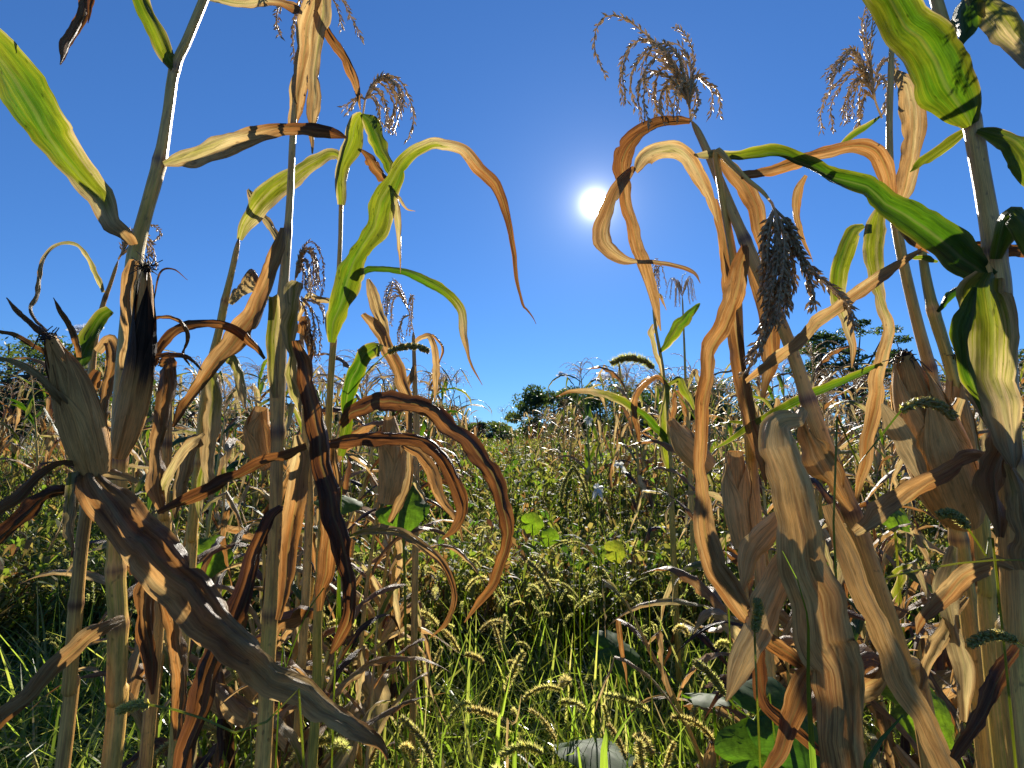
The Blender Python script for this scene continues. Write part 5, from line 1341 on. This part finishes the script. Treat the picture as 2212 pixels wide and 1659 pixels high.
# single long grass stems and blades near the camera
def stem_thing(label, pts, r=.0011):
    W = [P(*q) for q in pts]; base = np.array((W[-1][0], W[-1][1], 0.0))
    C, _, _ = resample(W + [base], 40)
    g = Geo(); tube(g, C - base, np.linspace(r * .7, r, 40), 5, .42)
    o = link('wild_grass', g.mesh('grass_stem', M_GRASS), None, base); tag(o, label, 'grass stem', kind='thing')
stem_thing('pale grass stem arching in from the right edge over the stalks', [(1916, 1247, .46), (1980, 1232, .46), (2060, 1218, .46), (2140, 1210, .46), (2230, 1210, .46), (2300, 1240, .46)])
stem_thing('thin green grass stem slanting through the lower lane', [(1120, 1480, 1.1), (1200, 1420, 1.1), (1300, 1330, 1.12), (1380, 1250, 1.15), (1400, 1245, 1.15)])
stem_thing('thin pale stem rising across the left leaves', [(700, 1270, .6), (660, 1330, .6), (620, 1440, .6), (600, 1560, .6)])
def blade_thing(label, pts, d, dry, w, rollv=20):
    W = np.array([P(x, y, d) for x, y in pts]); base = np.array((W[0][0], W[0][1], 0.0))
    rng = np.random.default_rng(int(pts[0][0]))
    C, _, t = resample(np.vstack([base, W]), 40)
    s = np.linspace(0, 1, 40)
    T = unit(np.gradient(C, axis=0)); view = unit(C - CAM)
    s0 = unit(np.cross(T, view)); n0 = np.cross(s0, T)
    a = math.radians(rollv)
    g = Geo(); ribbon(g, C - base, s0 * math.cos(a) + n0 * math.sin(a), w * np.interp(s, [0, .5, .8, 1], [.7, 1, .8, .05]), np.full(40, dry), rng, 5, .3, .03, t=t)
    o = link('wild_grass', g.mesh('grass_blade', M_GRASS), None, base); tag(o, label, 'grass blade', kind='thing')
blade_thing('dark green grass blade bent over the pale hanging leaf', [(1746, 1470), (1748, 1380), (1738, 1300), (1715, 1235), (1690, 1190)], .45, .05, .007)
blade_thing('broad bright green grass blade at the bottom of the lane', [(1305, 1650), (1325, 1600), (1350, 1560), (1378, 1530)], .95, .35, .022)
blade_thing('bright grass blade standing beside the squash leaf', [(1255, 1660), (1245, 1640), (1235, 1625), (1222, 1632)], .95, .35, .016)
blade_thing('dark green grass blade at the lower right in front of the husks', [(1870, 1640), (1900, 1600), (1930, 1565), (1950, 1545)], .42, .03, .022)
blade_thing('green grass blade curving right among the lane foxtails', [(1110, 1650), (1112, 1600), (1120, 1560), (1145, 1540), (1165, 1560)], 1.0, .3, .012)
blade_thing('tall grass blade left of the lane centre', [(1075, 1620), (1085, 1540), (1098, 1480), (1105, 1440)], 1.1, .3, .010)
blade_thing('yellow dying grass blade in the lower lane', [(1095, 1600), (1110, 1570), (1120, 1540), (1126, 1500)], 1.05, .8, .010)

# ---------------------------------------------------------------- squash leaves
def squash(px, py, d, r, label, dry=.1, tilt=(0, 0), seed=1):
    rng = np.random.default_rng(seed)
    c = P(px, py, d); base = np.array((c[0] + .02, c[1] + .02, 0.0))
    t = thing('squash_leaf', label, 'squash leaf', base)
    na, nr = 40, 8
    a = np.linspace(0, 2 * math.pi, na, endpoint=False); rr = np.linspace(0, 1, nr)
    out = r * (.92 + .045 * np.cos(5 * a) + .03 * rng.uniform(-1, 1, na)) * (1 - .45 * np.exp(-((a - math.pi) / .16) ** 2))
    V = np.zeros((nr, na, 3))
    V[..., 0] = rr[:, None] * out * np.cos(a); V[..., 1] = rr[:, None] * out * np.sin(a)
    vein = .02 * r * np.abs(np.cos(2.5 * a))[None] * rr[:, None]
    V[..., 2] = vein + .07 * r * rr[:, None] ** 2 * np.sin(3 * a + rng.uniform(0, 6))[None] - .22 * r * rr[:, None] ** 2 + .04 * r * rng.uniform(-1, 1, (nr, na)) * rr[:, None]
    cx, sx, cy, sy = math.cos(tilt[0]), math.sin(tilt[0]), math.cos(tilt[1]), math.sin(tilt[1])
    M = np.array([[1, 0, 0], [0, cx, -sx], [0, sx, cx]]) @ np.array([[cy, 0, sy], [0, 1, 0], [-sy, 0, cy]])
    V = V.reshape(-1, 3) @ M.T + (c - base)
    g = Geo(); g.add(V, grid_faces(nr, na, True), np.stack([np.tile(np.cos(a), nr) * np.repeat(rr, na) * .3, np.tile(np.sin(a), nr) * np.repeat(rr, na)], -1), dry)
    link('leaf_blade', g.mesh('squash_blade', M_SQUASH), t)
    C, _, _ = resample([(0, 0, 0), ((c - base) * (.3, .3, .6)), c - base + (0, 0, -.004)], 10)
    g = Geo(); tube(g, C, np.linspace(.004, .003, 10), 6, .4); link('leaf_stalk', g.mesh('leaf_stalk', M_GRASS), t)
squash(1290, 1605, 1.30, .12, 'large silvery squash leaf at the bottom of the lane', .05, (-.25, .1), 1)
squash(1540, 1500, 1.15, .07, 'pale squash leaf behind the rust coloured blade', .1, (-.3, .1), 2)
squash(1570, 1680, .95, .09, 'silvery squash leaf at the bottom edge below the husks', .08, (-.3, .1), 3)
squash(1690, 1545, .62, .058, 'dark green upright squash leaf beside the broad hanging leaf', .0, (.6, .3), 4)
squash(1630, 1640, .60, .045, 'shaded squash leaf low in front of the husks', .1, (.8, -.2), 5)
squash(1330, 1400, 1.7, .09, 'grey green squash leaf standing up in the lane grass', .1, (.5, .3), 6)
squash(1150, 1130, 3.0, .07, 'bright yellow green squash leaf in the middle of the lane', .35, (1.25, .2), 7)
squash(1185, 1160, 2.9, .06, 'small bright squash leaf right of the bright lane leaf', .4, (1.1, -.2), 8)
squash(1330, 1190, 2.6, .06, 'yellow squash leaf at the right of the lane', .5, (1.2, .2), 9)
squash(445, 1200, 1.5, .07, 'sunlit lime green squash leaf between the left stalks', .38, (1.0, .2), 10)
squash(1930, 1110, 1.5, .06, 'sunlit green squash leaf below the right tan blade', .36, (.7, .2), 11)
squash(870, 1090, 1.4, .075, 'broad green squash leaf behind the curving brown blade', .15, (.9, .2), 12)
squash(1990, 1520, .9, .07, 'lime green leaf low among the right stalks', .4, (.9, .2), 13)
squash(730, 1075, 1.2, .06, 'pale curled squash leaf behind the hanging dark blade', .2, (.2, .2), 14)

# ---------------------------------------------------------------- fallen dry leaves
def fallen(px, py, d, L, az, label, dry, group=None, w=.05, seed=0):
    rng = np.random.default_rng(seed)
    c = P(px, py, d)
    base = np.array((c[0], c[1], max(0.02, c[2])))
    s = np.linspace(-.5, .5, 26)
    C = np.stack([math.cos(az) * s * L, math.sin(az) * s * L, .04 * np.sin(s * 7 + rng.uniform(0, 6)) - abs(s) * .12 * L], -1)
    tw = smooth_noise(rng, 26, 8) * 1.2
    sd = np.array((-math.sin(az), math.cos(az), 0))
    side = sd * np.cos(tw)[:, None] + np.array((0, 0, 1)) * np.sin(tw)[:, None]
    g = Geo(); ribbon(g, C, side, w * np.interp(s, [-.5, -.3, .2, .5], [.5, 1, .8, .05]), np.full(26, dry), rng, 7, .4, .2)
    o = link('leaf_litter', g.mesh('fallen_leaf', M_LEAF), None, base); tag(o, label, 'dry leaf', group, 'thing')
fallen(800, 1470, 1.3, .34, 1.9, 'bleached fallen corn leaf lying sunlit between lane and left stalks', .5, None, .08, 1)
fallen(760, 1560, 1.15, .3, 1.5, 'second bleached fallen leaf below the first at the lane edge', .5, None, .06, 2)
fallen(850, 1380, 1.5, .4, .1, 'flat pale fallen leaf crossing the lane edge at left', .52, None, .03, 3)
FR = np.random.default_rng(31)
for q in range(46):
    left = q % 2 == 0
    px = FR.uniform(260, 760) if left else FR.uniform(1560, 2200)
    d = FR.uniform(.85, 2.2)
    z = FR.uniform(.25, .85)
    py = 829.5 + (CAMZ - z + d * .104) / d * F
    fallen(px, py, d, FR.uniform(.2, .45), FR.uniform(0, 6.28), ['bleached', 'straw', 'tan', 'rusty', 'dark brown'][q % 5] + ' crumpled dry leaf low ' + band(px), [.52, .6, .68, .76, .85][q % 5], 'fallen dry corn leaves', FR.uniform(.03, .06), 40 + q)

# ---------------------------------------------------------------- small white flower heads in the weeds
M_PETAL = plant_mat('white_petal', [(0, (.75, .74, .68)), (1, (.7, .68, .6))], [(0, (.7, .7, .6)), (1, (.6, .6, .5))], .4, .5, bump=0, rib=False, specks=0)
def flower(px, py, d, r, label, seed):
    rng = np.random.default_rng(seed)
    c = P(px, py, d); base = np.array((c[0], c[1], 0.0))
    t = thing('white_flower', label, 'flower', base)
    g = Geo(); tube(g, np.linspace((0, 0, 0), c - base, 6), np.linspace(.004, .0025, 6), 5, .3); link('stem', g.mesh('flower_stem', M_GRASS), t)
    g = Geo()
    for k in range(14):
        d0 = unit(rng.normal(size=3) + (0, 0, .2)); s = unit(np.cross(d0, rng.normal(size=3)))
        C = np.stack([c - base + d0 * r * f + np.array((0, 0, -r * .5 * f * f)) for f in np.linspace(0, 1, 6)])
        ribbon(g, C, np.repeat(s[None], 6, 0), r * np.array([.1, .35, .5, .5, .35, .05]), .3, rng, 3, .3, .2)
    link('petals', g.mesh('petals', M_PETAL), t)
flower(1338, 1006, 3.2, .045, 'white flower head standing in weeds right of the centre corn', 1)
flower(1290, 1055, 2.6, .045, 'white flower head low beside the twin foxtails', 2)
flower(1271, 905, 5.0, .05, 'small white flower against the dark trees at field centre', 3)

# ---------------------------------------------------------------- look-alikes that share a label: say which one, counted across the picture
ORD = ['leftmost', 'second from left', 'third from left', 'fourth from left', 'fifth from left', 'sixth from left', 'seventh from left', 'eighth from left']
bylab = {}
for o in scene.objects:
    if o.parent is None and 'label' in o.keys() and 'category' in o.keys(): bylab.setdefault(o['label'], []).append(o)
for lb, obs in bylab.items():
    if len(obs) > 1:
        obs.sort(key=lambda o: o.location.x / max(o.location.y, .1))
        for i, o in enumerate(obs): o['label'] = lb + ', ' + ('rightmost' if i == len(obs) - 1 else ORD[i])
